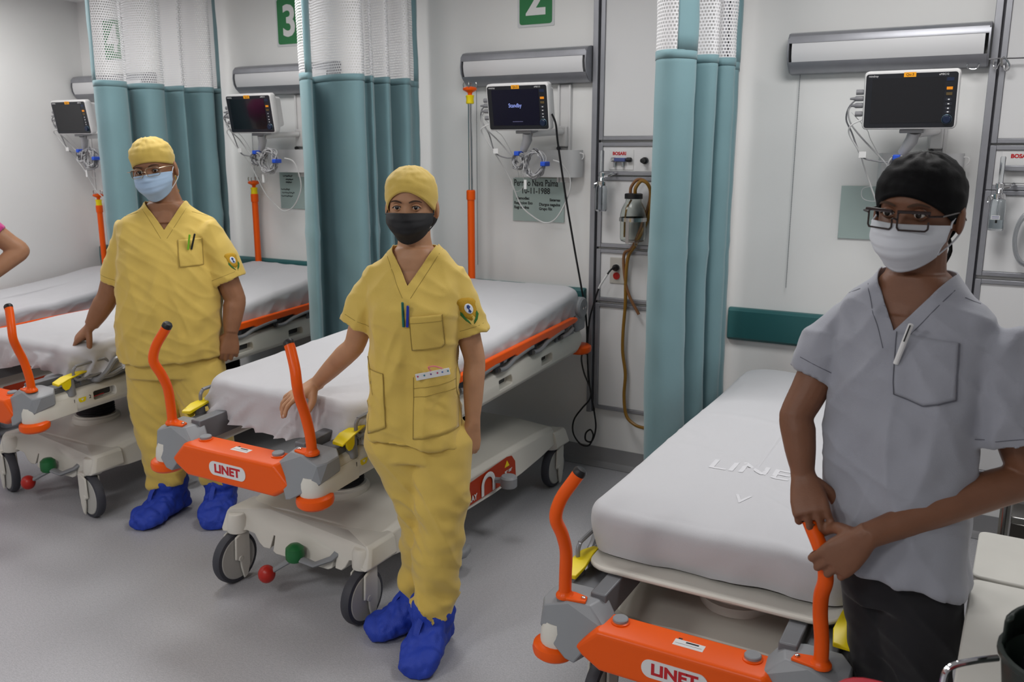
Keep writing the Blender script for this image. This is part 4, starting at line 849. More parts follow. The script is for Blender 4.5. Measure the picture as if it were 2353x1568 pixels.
    if C:
        cm = cloth if C.get('mat') is None else C['mat']; vs = []; n, rows = 72, 18
        for r in range(rows + 1):
            f = r / rows
            for k in range(n):
                a = 2 * math.pi * k / n; fr = math.cos(a)                      # fr = 1 at the forehead
                side = 1 - abs(fr)
                ze = (C['front'] if fr > 0 else C['back']) * abs(fr) ** C.get('pw', 1.) + C['ear'] * (1 - abs(fr) ** C.get('pw', 1.))
                top = .118 + C.get('puff', 0); z = ze + (top - ze) * (1 - (1 - f) ** 1.5)
                q = interp_rows(HEADTAB, max(-.117, min(.1129, z * .113 / top if z > 0 else z))); g = C.get('gap', .006) + C.get('bulge', .006) * math.sin(math.pi * min(1, f * 1.15)) 
                rx, ry = q[0] + g, (q[1] if fr > 0 else q[2]) + g
                if f < .12: rx -= .002; ry -= .002
                w_ = C.get('wr', .004) * (N3(a * 2.2, f * 3, 1) + .6 * N3(a * 5, f * 6, 2) + .5 * N3(a * 1.5 + f * 6, f * 9, 6)) * min(1, f * 4) * (1 - .5 * f)
                vs.append(MH @ V3((rx + w_) * math.sin(a), -(ry + w_) * math.cos(a), z + w_ * f))
        fs = [(r * n + i, r * n + (i + 1) % n, (r + 1) * n + (i + 1) % n, (r + 1) * n + i) for r in range(rows) for i in range(n)] + [tuple(rows * n + i for i in range(n))]
        o = MB().add(vs, fs).build('cap', cm, t, angle=0); so = o.modifiers.new('so', 'SOLIDIFY'); so.thickness = .0025; so.offset = 1
        MB().tube([Vector(v) * 1 for v in vs[:n]] + [vs[0]], .0016, 6, cap=False).build('cap_edge', cm, o)
        for k, (x, z0, z1) in enumerate(C.get('ties', ())):
            MB().tube(smoothpath([MH @ V3(x, .095, z0), MH @ V3(x + .006, .112, lerp(z0, z1, .35)), MH @ V3(x - .004, .108, lerp(z0, z1, .7)), MH @ V3(x + .006, .104, z1)], 4), .007, 8, flat=(MH.to_3x3() @ V3(.6, .8, 0), .18)).build('tie', cm, o)
        if C.get('hair'): MB().sphere((0, 0, 0), (.03, .024, .03), 14, 10).xf(MH @ Matrix.Translation((.035, .088, -.055))).build('hair_bun', HAIR, t)
    # ---------------- mask
    K = S.get('mask')
    if K:
        mm = mat(*K['mat']); nu, nv = 36, 26; vs = []
        for j in range(nv + 1):
            v = j / nv
            for i in range(nu + 1):
                u = -1 + 2 * i / nu; ph = u * R(lerp(66, 60, v)); au = abs(u)
                zc = lerp(K.get('top', -.014), K.get('bot', -.128), v); zs_ = lerp(K.get('stop', -.022), K.get('sbot', -.094), v); z = lerp(zc, zs_, au ** 1.7)
                a = lerp(.080, .060, max(0, v - .45) / .55) * (1.02 - .04 * au); bb = .108 + .016 * math.sin(math.pi * min(1, v * 1.15)) - .03 * max(0, v - .62) / .38
                if v < .25: bb += .006 * math.exp(-(u / .22) ** 2) - .008 * (1 - v / .25) * (1 - math.exp(-(u / .3) ** 2))
                pl = K.get('pleat', .0028) * (1 - au ** 4) * ((v * 4.2) % 1.) * (1 if .15 < v < .9 else 0) + .0025 * N3(u * 3, v * 4, 8) + .002 * N3(u * 9, v * 7, 3) * au
                vs.append(MH @ V3(a * 1.12 * math.sin(ph), -(bb + pl) * math.cos(ph) - .002 + .012 * au ** 2, z + .02 * 0))
        fs = [(j * (nu + 1) + i, j * (nu + 1) + i + 1, (j + 1) * (nu + 1) + i + 1, (j + 1) * (nu + 1) + i) for j in range(nv) for i in range(nu)]
        o = MB().add(vs, fs).build('face_mask', mm, t, angle=0); so = o.modifiers.new('so', 'SOLIDIFY'); so.thickness = .0012
        lm = mat(*K.get('loop', K['mat']))
        for i_, s in ((0, -1), (nu, 1)):
            a, c_ = Vector(vs[2 * (nu + 1) + i_]), Vector(vs[(nv - 2) * (nu + 1) + i_]); e = lambda x, y, z: MH @ V3(s * x, y, z)
            MB().tube(smoothpath([a, e(.077, -.02, -.018), e(.080, .006, -.002), e(.083, .028, -.012), e(.082, .030, -.034), e(.077, .008, -.058), c_], 5), .0019, 6).build('ear_loop', lm, o)
    # ---------------- glasses
    Gs = S.get('glasses')
    if Gs:
        gm = mat(*Gs['mat']); go = None; r_ = Gs['r']
        for s in (-1, 1):
            rim = [(s * .033 + a, -.1225 + .016 * ((s * .033 + a) / .06) ** 2, c_ + Gs.get('z', -.008)) for a, c_ in rrect(-Gs['w'], Gs['w'], -Gs['h'], Gs['h'], Gs['rr'], 4)]
            o = MB().tube(smoothpath([MH @ V3(*q) for q in rim], 2, True), r_, 8, cap=False).build('glasses', gm, go or t); go = go or o
            if Gs.get('thick'): MB().tube([MH @ V3(*q) for q in ((s * (.033 - Gs['w']), -.1255, Gs['h'] + Gs.get('z', -.008)), (s * .033, -.1235, Gs['h'] + .001 + Gs.get('z', -.008)), (s * (.033 + Gs['w'] + .004), -.110, Gs['h'] + Gs.get('z', -.008)))], r_ * 1.7, 8).build('top_bar', gm, go)
            MB().add([MH @ V3(*q) for q in rim], [tuple(range(len(rim)))]).build('lens', mat('spectacle_lens', 'f4f6f4', .02, trans=1., ior=1.05), go)
            MB().tube([MH @ V3(*q) for q in ((s * (.033 + Gs['w']), -.1085, Gs['h'] * .6 + Gs.get('z', -.008)), (s * .079, -.088, Gs['h'] * .6 + Gs.get('z', -.008)), (s * .084, .01, .0), (s * .084, .035, -.02))], r_ * 1.1, 8, flat=((0, 0, 1), 1.)).build('temple', gm, go)
        MB().tube(smoothpath([MH @ V3(*q) for q in ((-.033 + Gs['w'], -.1245, .002 + Gs.get('z', -.008)), (0, -.129, .005 + Gs.get('z', -.008)), (.033 - Gs['w'], -.1245, .002 + Gs.get('z', -.008)))], 4), r_, 8).build('bridge', gm, go)
    # ---------------- scrub top
    c = MB(); rows = [list(q) for q in TR]; zt = rows[-1][0]
    rs = [sellipse(cx, cy, hw, hd, z, 64, 2.35, th) for z, cx, cy, hw, hd in rows]
    rs += [sellipse(lerp(cx_, nb.x, .45), lerp(cy_, nb.y, .45), hw_ * .72, hd_ * .86, lerp(zt, nb.z, .5), 64, 2.2, th), sellipse(nb.x, nb.y, S['nr'] + .032, S['nr'] + .026, nb.z - .008, 64, 2.1, th), sellipse(nb.x, nb.y, S['nr'] + .012, S['nr'] + .014, nb.z + .022, 64, 2., th)]
    c.rings(rs); sl = []
    for A in S['arms']:
        s_, e_ = Vector(A['s']), Vector(A['e']); d = (Vector(A.get('sd', e_ - s_))).normalized(); L = A['sl']; r0, r1 = A['sr']
        ci = V3(lerp(s_.x, cx_, .45), lerp(s_.y, cy_, .45), s_.z - .012)
        c.tube([ci, s_, s_ + d * L * .35, s_ + d * L * .7, s_ + d * L], [r0 * .62, r0 * .86, r0, lerp(r0, r1, .6), r1], 30); sl.append((s_, d, L, r1))
    me = remesh(c, .0065, 6, .5); co = np.empty(len(me.vertices) * 3); me.vertices.foreach_get('co', co); co = co.reshape(-1, 3)
    no = np.array([v.normal[:] for v in me.vertices]); zhem = rows[0][0]; hemc = rows[0]; fo = S.get('fold', 1.7)
    ct, st = math.cos(th), math.sin(th)
    for i in range(len(co)):
        p = Vector(co[i]); disp = 0.
        for s_, d, L, r1 in sl:
            q = p - s_; ax = q.dot(d); rad = (q - d * ax).length
            if ax > L - .014 and rad < r1 * 1.02 and ax < L + .03 and ((p.x - cx_) / (hw_ * .98)) ** 2 + ((p.y - cy_) / (hd_ * 1.2)) ** 2 > .8: co[i] -= np.array(d) * (.05 * max(0, 1 - (rad / (r1 * .88)) ** 8))
        if p.z < zhem + .012:
            dx, dy = p.x - hemc[1], p.y - hemc[2]; x_, y_ = dx * ct + dy * st, -dx * st + dy * ct; E = (x_ / hemc[3]) ** 2 + (y_ / hemc[4]) ** 2
            if E < .84: co[i][2] += .05 * (1 - (E / .84) ** 4)
        low = max(0, min(1, (zt - .05 - p.z) / .35)); up_ = 1 - low
        dx, dy = p.x - nb.x, p.y - nb.y; xt = dx * ct + dy * st
        disp += fo * low * (.0065 * N3(p.x * 11, p.y * 11, p.z * 2.2) + .004 * N3(p.x * 24, p.y * 24, p.z * 4))
        g = .0045 * N3(xt * 7 + p.z * 9, p.y * 7, p.z * 5 - abs(xt) * 8) + .003 * N3(xt * 18 + abs(p.z - zt) * 10, p.y * 12, p.z * 12)
        disp += fo * g * (.35 + .65 * min(1, abs(xt) / .1))
        rg = lambda v: (1 - min(1, abs(v) * 2.2)) ** 2
        dia = p.z * 6 + (xt if xt > 0 else -xt) * 9
        disp += fo * (.0075 * low * (rg(N3(xt * 8, p.y * 8, p.z * 1.8 + 20)) - .3) + .005 * (rg(N3(dia, xt * 4, p.z * 2.5 + 40)) - .3) * min(1, abs(xt) / .05) + .003 * (rg(N3(xt * 9 + p.z * 14, p.y * 9, p.z * 6 + 60)) - .3))
        co[i] += no[i] * disp
    for q in S.get('bumps', ()):       # soft local shaping: (x, y, z, radius, amount)
        d2 = ((co - np.array(q[:3])) ** 2).sum(1); co += no * (q[4] * np.exp(-d2 / q[3] ** 2))[:, None]
    if 'hemtilt' in S:
        w8 = np.clip((rows[0][0] + .12 - co[:, 2]) / .12, 0, 1); co[:, 2] += w8 * (co[:, 0] - hemc[1]) * S['hemtilt']
    me.vertices.foreach_set('co', co.ravel()); me.update()
    # V neck: cut along clean planes in the torso frame
    bm = bmesh.new(); bm.from_mesh(me); MT = Matrix.Translation(nb) @ Matrix.Rotation(th, 4, 'Z'); bmesh.ops.transform(bm, matrix=MT.inverted(), verts=bm.verts)
    nw, vd = S['nw'], S['vd']; yc = .012; zback = S.get('zback', .006)
    def near(f): 
        q = f.calc_center_median(); return q.z > -vd - .03 and abs(q.x) < nw + .05 and abs(q.y) < .25
    def cutp(pco, pno):
        fs = [f for f in bm.faces if near(f)]; g = set(fs)
        for f in fs: g.update(f.edges); g.update(f.verts)
        bmesh.ops.bisect_plane(bm, geom=list(g), plane_co=pco, plane_no=pno, dist=1e-5)
    vx = S.get('vx', 0.)
    for s in (-1, 1): cutp((vx, 0, -vd), Vector((vd, 0, -s * (nw - s * vx))).normalized())
    cutp((0, yc, 0), (0, 1, 0)); cutp((0, 0, zback), (0, 0, 1))
    dele = []
    for f in bm.faces:
        q = f.calc_center_median()
        if q.z > .012: dele.append(f); continue
        if not near(f): continue
        if q.y < yc:
            zl = -vd + (abs(q.x - vx) * vd / (nw - (vx if q.x > vx else -vx)))
            if q.z > zl: dele.append(f)
        elif q.z > zback: dele.append(f)
    bmesh.ops.delete(bm, geom=dele, context='FACES'); bmesh.ops.transform(bm, matrix=MT, verts=bm.verts); bm.to_mesh(me); bm.free()
    me.polygons.foreach_set('use_smooth', [True] * len(me.polygons)); bv = bvh_of(me)
    top = fin(bpy.data.objects.new('scrub_top', me), cloth, t, angle=0); so = top.modifiers.new('so', 'SOLIDIFY'); so.thickness = .003; so.offset = -1
    RT, UP, DN = V3(ct, st, 0), V3(0, 0, 1), V3(-st, ct, 0)            # torso right, up, into the chest
    for s in (-1, 1):
        ax = (nw - s * vx) / vd; o_ = .032 * math.hypot(1, ax)
        seam(bv, nb, RT, UP, DN, [(vx + s * (nw - s * vx + .026), .0), (vx + s * .012, -vd - .034)], .0009, dark, top, 'neckband_seam')
    for p_ in S.get('pockets', ()):
        po = densify(p_['poly']); pk = decal(bv, nb, RT, UP, DN, po, .0034, cloth, 'pocket', top, 8)
        seam(bv, nb, RT, UP, DN, p_['poly'][1:] + p_['poly'][:1] if p_.get('open', True) else p_['poly'] + p_['poly'][:1], .0009, dark, pk, 'pocket_seam', .0042)
        for l in p_.get('lines', ()): seam(bv, nb, RT, UP, DN, l, .0008, dark, pk, 'pocket_seam', .0042)
    for l in S.get('seams', ()): seam(bv, nb, RT, UP, DN, l, .0009, dark, top)
    for A, (s_, d, L, r1) in zip(S['arms'], sl):
        up_ = d; vw = Vector(A.get('view', (0, 1, 0))); rt = vw.cross(-d).normalized()
        seam(bv, s_ + d * (L - .028), rt, -d, vw, [(-r1 * 1.0, 0), (r1 * 1.0, 0)], .0008, dark, top, 'sleeve_hem_seam', lim=r1 * 1.25)
    # ---------------- trousers
    c = MB()
    for g in S['legs']:
        h_, k_, a_ = Vector(g['h']), Vector(g['k']), Vector(g['a']); q = smoothpath([h_ + V3(0, 0, .03), h_ - V3(0, 0, .03), lerp(h_, k_, .5), k_, lerp(k_, a_, .5), a_], 4); R0 = g['r']
        rad = [R0[0] * .7, R0[0] * .97, R0[0] * .93, R0[1], (R0[1] + R0[2]) / 2, R0[2]]; rr = [rad[min(5, i // 4)] + (rad[min(5, i // 4 + 1)] - rad[min(5, i // 4)]) * (i % 4) / 4 for i in range(len(q))]
        c.tube(q, rr, 26)
    c.rings([sellipse(cx, cy, hw, hd, z, 40, 2.3, th) for z, cx, cy, hw, hd in S['pelvis']])
    me = remesh(c, .007, 5, .5); co = np.empty(len(me.vertices) * 3); me.vertices.foreach_get('co', co); co = co.reshape(-1, 3); no = np.array([v.normal[:] for v in me.vertices])
    for i in range(len(co)):
        x, y, z = co[i]; k = math.exp(-((z - .46) / .13) ** 2) * .7 + math.exp(-((z - .16) / .10) ** 2) * 1.3 + .35
        co[i] += no[i] * fo * k * (.007 * N3(x * 9, y * 9, z * 14 + x * 10) + .004 * N3(x * 16 + z * 8, y * 16, z * 24) + .007 * ((1 - min(1, abs(N3(x * 5, y * 5, z * 11 + x * 14 + 30)) * 2.4)) ** 2 - .3))
    me.vertices.foreach_set('co', co.ravel()); me.update()
    fin(bpy.data.objects.new('trousers', me), pants, t, angle=0)
    # ---------------- shoe covers / shoes
    sm = mat(*S['shoe'])
    for g in S['legs']:
        a_ = Vector(g['a']); fd = Vector(g['f']); fd.z = 0; fd.normalize(); sd = V3(fd.y, -fd.x, 0); c = MB(); rs = []; k = g.get('fs', 1.); cv = 1.32 if S.get('cover') else 1.; heel = V3(a_.x, a_.y, 0) - fd * .075 * k
        for d_, w_, h_ in ((0, .03, .05), (.02, .042, .085), (.07, .046, .115), (.12, .046, .10), (.17, .05, .075), (.22, .052, .058), (.255, .045, .048), (.275, .028, .035)):
            ring = []
            for i in range(20):
                an = 2 * math.pi * i / 20; ring.append(heel + fd * d_ * k + sd * w_ * k * cv * math.cos(an) + V3(0, 0, (.003 + h_ * cv * .5 * (1 + math.copysign(abs(math.sin(an)) ** .7, math.sin(an)))) * (1 if math.sin(an) > 0 else 1)))
            rs.append(ring)
        c.rings(rs)
        if S.get('cover'): c.tube([a_ + V3(0, 0, -.05), a_ + V3(0, .0, .0), a_ + V3(0, 0, .045)], [.07, .078, .066], 20).tube([heel + fd * .08 * k + V3(0, 0, .04), heel + fd * .1 * k + V3(0, 0, .10)], [.055, .05], 16)
        me = remesh(c, .006, 3, .5); co = np.empty(len(me.vertices) * 3); me.vertices.foreach_get('co', co); co = co.reshape(-1, 3); no = np.array([v.normal[:] for v in me.vertices])
        am = .020 if S.get('cover') else .001
        for i in range(len(co)):
            x, y, z = co[i]; w8 = min(1, max(0, z / .03)); r1_ = abs(N3(x * 14, y * 14, z * 10)) + .6 * abs(N3(x * 30, y * 30, z * 22 + 3))
            co[i] += no[i] * am * (r1_ - .25) * w8
            if z < .03: co[i][2] = max(.001, co[i][2])
        me.vertices.foreach_set('co', co.ravel()); me.update()
        so_ = fin(bpy.data.objects.new('shoe_cover' if S.get('cover') else 'shoe', me), sm, t, angle=0)
        if S.get('cover'):
            q = a_ + fd * .045 + V3(0, 0, .03); MB().tube(smoothpath([q, q + fd * .02 + sd * .012 - V3(0, 0, .02), q + fd * .05 + sd * .02 - V3(0, 0, .05), q + fd * .065 + sd * .024 - V3(0, 0, .085)], 3), .011, 8, flat=(fd + V3(0, 0, .6), .2)).build('tie', sm, so_)
    return dict(t=t, bv=bv, nb=nb, RT=RT, UP=UP, DN=DN, sl=sl, top=top, dark=dark, MH=MH)
def pen(P, a, b, lean, length, m, label, clip=None, r=.004, off=.006):
    """a pen clipped in a chest pocket: its own thing, standing in the pocket cloth"""
    h_, nn = hit(P['bv'], P['nb'] + P['RT'] * a + P['UP'] * b - P['DN'] * .35, P['DN'])
    base = h_ - P['DN'] * off; d = (P['UP'] + P['RT'] * lean).normalized(); Mp = Matrix.Translation(P['t'].location) @ Matrix.Rotation(YAW, 4, 'Z')
    o = thing('pen', label, 'pen', Mp @ base, YAW)
    MB().tube([V3(0, 0, 0), d * length, d * (length + .002)], [r, r, r * .6], 10).build('barrel', m, o)
    MB().tube([d * length - P['DN'] * (r + .001), d * (length - .035) - P['DN'] * (r + .0015)], .0014, 6).build('clip', clip or m, o)
    return o
YEL = dict(cloth_name='yellow_scrub_cotton', cloth='dabb5c', stitch='a08943')
BLUEC = ('blue_nonwoven', '2340ae', .6, 0., .25, 300.)
W = person(dict(YEL, label='person in yellow scrubs and black mask resting a hand on the middle bed', loc=(-1.551, 2.197, 0), seed=1, skin='b98a68', nail='d8b5a5', yaw=-4,
    head=(-.034, .012, 1.470, -6, 2, 0, .91), neck=(-.028, .015, 1.338), nr=.050, nw=.062, vd=.100, vx=-.006, vox=.0038,
    torso=[(.738, -.034, .01, .160, .134), (.80, -.036, .008, .156, .128), (.90, -.036, .005, .143, .110), (1.0, -.035, .0, .138, .105), (1.08, -.034, -.005, .136, .110), (1.16, -.032, -.006, .139, .114), (1.23, -.03, .005, .146, .096), (1.272, -.028, .012, .146, .070)],
    bumps=((-.095, -.11, 1.155, .07, .012), (.035, -.11, 1.155, .07, .012)), hemtilt=-.12,
    arms=[dict(s=(-.146, .015, 1.245), e=(-.236, .075, 1.02), w=(-.388, .190, .864), d=(-.76, -.42, -.34), n=(-.22, -.22, .95), side=-1, curls=((8, 26, 22), (12, 34, 24), (12, 36, 26), (12, 36, 26)), spread=.22, thumb=.35, hs=1.0, r=.86, sl=.165, sr=(.056, .060), sd=(-.40, .06, -.92)),
          dict(s=(.092, .012, 1.245), e=(.150, .02, .99), w=(.143, .0, .785), d=(-.10, -.10, -1), n=(.55, -.85, 0), side=1, curl=(26, 38, 24), thumb=.2, hs=.93, r=.86, sl=.18, sr=(.056, .062), sd=(.27, 0, -.97))],
    legs=[dict(h=(.042, .005, .76), k=(.043, -.02, .47), a=(.002, .0, .135), r=(.105, .082, .073), f=(-.22, -1, 0)), dict(h=(-.108, .01, .76), k=(-.03, .05, .48), a=(-.045, .14, .135), r=(.102, .075, .066), f=(-.9, -.55, 0))],
    pelvis=[(.68, -.034, .012, .142, .112), (.74, -.034, .012, .140, .108), (.80, -.034, .01, .130, .10)],
    cap=dict(front=.050, back=-.06, ear=-.022, pw=1.5, wr=.004, puff=.006, bulge=.003, gap=.008, hair=True), mask=dict(mat=('black_mask', '1b1b1e', .7), top=-.016, stop=-.024, bot=-.122, sbot=-.088), 
    pockets=[dict(poly=[(.005, -.185), (.100, -.180), (.104, -.275), (.095, -.285), (.008, -.290)], lines=[[(.005, -.205), (.10, -.20)]]), dict(poly=[(.008, -.375), (.128, -.352), (.135, -.55), (.005, -.565)], lines=[[(.008, -.41), (.13, -.392)], [(.008, -.437), (.13, -.42)]]), dict(poly=[(-.142, -.325), (-.142, -.36), (-.085, -.365), (-.078, -.53), (-.14, -.56)])],
    seams=[[(-.155, -.045), (-.092, -.026)], [(.092, -.026), (.145, -.05)]], shoe=BLUEC, cover=True))
M_ = person(dict(YEL, label='person in yellow scrubs with thin glasses and a pale blue mask', loc=(-3.1305, 2.5855, 0), seed=2, fold=1.3, skin='96694c', nail='b08a74', yaw=12,
    head=(-.055, .0, 1.552, 2, 6, -9, 1.02), neck=(-.027, .02, 1.405), nr=.062, nw=.074, vd=.105, vx=.0, vox=.0042,
    torso=[(.735, -.044, .0, .224, .172), (.80, -.042, -.01, .222, .172), (.90, -.038, -.015, .217, .172), (1.0, -.034, -.012, .213, .168), (1.10, -.030, -.005, .210, .158), (1.2, -.028, .005, .206, .140), (1.27, -.026, .012, .206, .112), (1.322, -.026, .016, .200, .082)], hemtilt=.05,
    arms=[dict(s=(-.196, .012, 1.278), e=(-.312, .012, 1.0), w=(-.395, .012, .875), d=(-.72, -.1, -.62), n=(-.45, -.35, .75), side=-1, curls=((22, 18, 12), (55, 60, 40), (65, 65, 45), (70, 70, 45)), thumb=.5, hs=1.0, r=1.12, sl=.225, sr=(.074, .074), sd=(-.27, 0, -.96)),
          dict(s=(.146, .012, 1.278), e=(.240, .02, .99), w=(.222, -.01, .848), d=(-.12, -.08, -1), n=(.35, -.94, 0), side=1, curl=(28, 45, 30), thumb=.25, hs=1.02, r=1.15, sl=.22, sr=(.076, .080), sd=(.36, 0, -.94))],
    legs=[dict(h=(-.135, .01, .74), k=(-.135, -.01, .45), a=(-.112, .0, .15), r=(.122, .100, .083), f=(-.32, -1, 0), fs=1.08), dict(h=(.052, .01, .74), k=(.09, .0, .45), a=(.120, .01, .15), r=(.122, .100, .083), f=(.12, -1, 0), fs=1.08)],
    pelvis=[(.66, -.042, .005, .200, .14), (.74, -.042, .0, .202, .14), (.82, -.042, 0, .19, .135)],
    cap=dict(front=.034, back=-.02, ear=.006, pw=1.2, wr=.007, puff=.006, bulge=.005, gap=.007, ties=((.03, -.03, -.12),)), mask=dict(mat=('pale_blue_mask', 'a9c3df', .75), loop=('white_elastic', 'dfe3e8', .7), pleat=.004, top=-.012, stop=-.020),
    glasses=dict(mat=('thin_gold_metal', 'b8a890', .25, .9), w=.026, h=.017, rr=.012, r=.0012, z=-.004),
    pockets=[dict(poly=[(.055, -.145), (.150, -.140), (.152, -.25), (.06, -.255)])], seams=[[(-.19, -.06), (-.108, -.034)], [(.108, -.034), (.18, -.06)]], shoe=BLUEC, cover=True))
G_ = person(dict(cloth_name='grey_scrub_cotton', cloth='9a9ca6', stitch='5d5e68', pants=('black_trousers', '17161b'), label='person in grey scrubs, black cap and glasses holding the bed handle', loc=(-.135, 1.985, 0), seed=3, skin='7c533d', nail='a98674', yaw=-38,
    head=(-.035, .012, 1.517, -45, 3, 2, .96), neck=(-.022, .02, 1.382), nr=.054, nw=.070, vd=.105, vox=.0038, vx=-.012,
    torso=[(.745, -.028, .0, .156, .124), (.80, -.028, 0, .155, .122), (.90, -.03, .0, .150, .118), (1.0, -.03, .0, .150, .116), (1.1, -.03, .0, .154, .116), (1.19, -.028, .005, .160, .110), (1.26, -.025, .012, .162, .096), (1.308, -.022, .016, .156, .076)], hemtilt=-.16,
    arms=[dict(s=(-.140, .095, 1.258), e=(-.232, .075, 1.06), w=(-.222, .034, .938), d=(.0, -.72, -.62), n=(-.40, -.50, .75), side=-1, curls=((40, 46, 26), (44, 46, 28), (46, 48, 30), (50, 50, 30)), thumb=.5, hs=.98, r=.92, spread=.12, sl=.125, sr=(.062, .062), sd=(-.42, -.02, -.9)),
          dict(s=(.112, -.085, 1.238), e=(.188, -.098, .985), w=(-.140, -.128, .868), d=(-.62, .18, -.74), n=(-.42, -.86, .18), side=1, curls=((20, 58, 45), (20, 62, 45), (22, 62, 45), (26, 62, 45)), thumb=.7, hs=1.0, r=.98, spread=.05, sl=.175, sr=(.080, .092), sd=(.24, -.06, -1))],
    legs=[dict(h=(-.030, .05, .72), k=(.0, .05, .45), a=(.01, .05, .12), r=(.085, .07, .06), f=(-.7, -.7, 0)), dict(h=(.030, -.03, .72), k=(.050, -.025, .45), a=(.07, -.02, .12), r=(.092, .072, .06), f=(-.5, -.85, 0))],
    pelvis=[(.66, .004, .005, .122, .10), (.74, -.004, .005, .126, .102), (.80, -.01, 0, .124, .098)],
    cap=dict(front=.036, back=-.09, ear=-.025, pw=1.2, wr=.006, puff=-.002, bulge=.004, gap=.007, mat=mat('black_cap_cotton', '0b0b0d', .7, bump=.1, bscale=400, spec=.2), ties=((-.01, -.06, -.19), (.03, -.06, -.17))), mask=dict(mat=('white_mask', 'd3d6dd', .75), pleat=.0035, top=-.018, stop=-.024, bot=-.124, sbot=-.092),
    glasses=dict(mat=('dark_brown_acetate', '2a1d1c', .25), w=.0275, h=.0185, rr=.007, r=.0019, thick=True, z=-.011),
    pockets=[dict(poly=[(-.005, -.105), (.110, -.115), (.120, -.225), (.065, -.240), (.01, -.225)], lines=[])], seams=[[(-.15, -.06), (-.10, -.034)], [(.10, -.034), (.15, -.06)]], shoe=('black_leather', '121214', .4)))
P_ = person(dict(cloth_name='magenta_scrub_cotton', cloth='c2287f', stitch='7a184f', pants=('magenta_trousers', 'a82270'), label='person in a magenta top with a hand on the hip at the left edge', loc=(-4.712, 2.505, 0), seed=4, skin='a5785a', nail='c9a390', yaw=20, face=True,
    head=(-.01, .0, 1.50, 15, 2, 0, 1.), neck=(0, .02, 1.36), nr=.052, nw=.066, vd=.10, vox=.006,
    torso=[(.74, 0, .0, .165, .125), (.9, 0, 0, .155, .115), (1.05, 0, 0, .15, .115), (1.18, 0, 0, .155, .118), (1.25, 0, .008, .152, .098), (1.30, 0, .014, .148, .076)],
    arms=[dict(s=(-.155, .0, 1.28), e=(-.21, .02, 1.0), w=(-.20, -.01, .80), d=(0, -.1, -1), n=(-.3, -.9, 0), side=-1, sl=.19, sr=(.07, .066)),
          dict(s=(.150, .0, 1.28), e=(.325, .06, 1.115), w=(.175, -.075, .965), d=(-.7, .1, -.6), n=(.5, -.8, .2), side=1, curl=(40, 50, 30), r=1.12, sl=.115, sr=(.076, .074), sd=(.62, .2, -.76))],
    legs=[dict(h=(-.08, .01, .74), k=(-.08, .0, .45), a=(-.08, .0, .13), r=(.11, .085, .07), f=(.2, -1, 0)), dict(h=(.06, .01, .74), k=(.05, .0, .45), a=(.04, .0, .13), r=(.11, .085, .07), f=(.1, -1, 0))],
    pelvis=[(.67, 0, .005, .155, .118), (.74, 0, 0, .155, .115), (.81, 0, 0, .145, .105)], cap=dict(front=.045, back=-.05, ear=-.01, pw=1.4), mask=dict(mat=('pale_blue_mask', 'a9c3df', .75), loop=('white_elastic', 'dfe3e8', .7)), shoe=BLUEC, cover=True))
# ------------------------------------------------------------------ badges, pens, notebook
def crest(P, O, right, up, dirn, k, par):
    bv = P['bv']; c = lambda poly: [(a * k, b * k) for a, b in poly]
    sh = c([(-.036, .026), (-.030, .014), (-.031, .0), (-.026, -.012), (-.022, -.026), (.0, -.038), (.022, -.026), (.026, -.012), (.031, .0), (.030, .014), (.036, .026), (.028, .036), (.012, .041), (-.012, .041), (-.028, .036)])
    b = decal(bv, O, right, up, dirn, sh, .0012, mat('gold_embroidery', 'c79a1e', .7, bump=.4, bscale=500), 'embroidered_badge', par)
    decal(bv, O, right, up, dirn, c([(.001 + .016 * math.cos(a), .004 + .018 * math.sin(a)) for a in [i * math.pi / 8 for i in range(16)]]), .0024, mat('white_embroidery', 'dfe3ea', .7), 'badge_disc', b)
    decal(bv, O, right, up, dirn, c([(-.004, .016), (.003, .018), (.008, .010), (.002, .004), (.008, -.006), (.002, -.010), (-.004, -.006), (-.001, .002), (-.006, .008)]), .0034, mat('navy_embroidery', '23407e', .7), 'badge_emblem', b)
    for s in (-1, 1): decal(bv, O, right, up, dirn, c([(s * .030, -.006), (s * .033, -.018), (s * .022, -.036), (s * .006, -.050), (s * .010, -.038), (s * .020, -.024), (s * .024, -.012)][::s]), .0022, mat('green_embroidery', '2f6b2c', .7), 'badge_leaf', b)
s_, d, L, r1 = W['sl'][1]
crest(W, s_ + d * L * .50, (1, .35, 0), -d, (-.35, .94, 0), .92, W['top'])
s_, d, L, r1 = M_['sl'][1]
crest(M_, s_ + d * L * .55 + V3(.03, 0, 0), (.75, .66, 0), -d, (-.66, .75, 0), .85, M_['top'])
PENB = mat('blue_pen', '2438b0', .3); PENG = mat('teal_pen', '1f6a5c', .3); PENL = mat('lime_pen', '7ec21f', .3)
pen(W, -.001, -.215, .05, .062, PENB, 'blue pen clipped in the breast pocket of the person in the black mask')
pen(W, -.012, -.215, -.02, .072, PENG, 'dark green pen clipped at the breast pocket of the person in the black mask', off=.005)
pen(M_, .095, -.185, .18, .062, PENL, 'lime green pen in the breast pocket of the person in the pale blue mask')
pen(M_, .108, -.185, .28, .066, BLACK, 'black pen lying slanted in the breast pocket of the person in the pale blue mask')
pen(G_, .006, -.165, .26, .085, PAPER, 'white pen with black clip in the grey breast pocket', BLACK, r=.0052)
h_, nn = hit(W['bv'], W['nb'] + W['RT'] * .068 + W['UP'] * -.36 - W['DN'] * .35, W['DN']); Mp = Matrix.Translation(W['t'].location) @ Matrix.Rotation(YAW, 4, 'Z')
nb_ = thing('notebook', 'small white dotted notebook with a pink ribbon in the lower pocket of yellow scrubs', 'notebook', Mp @ (h_ - W['DN'] * .008), YAW)
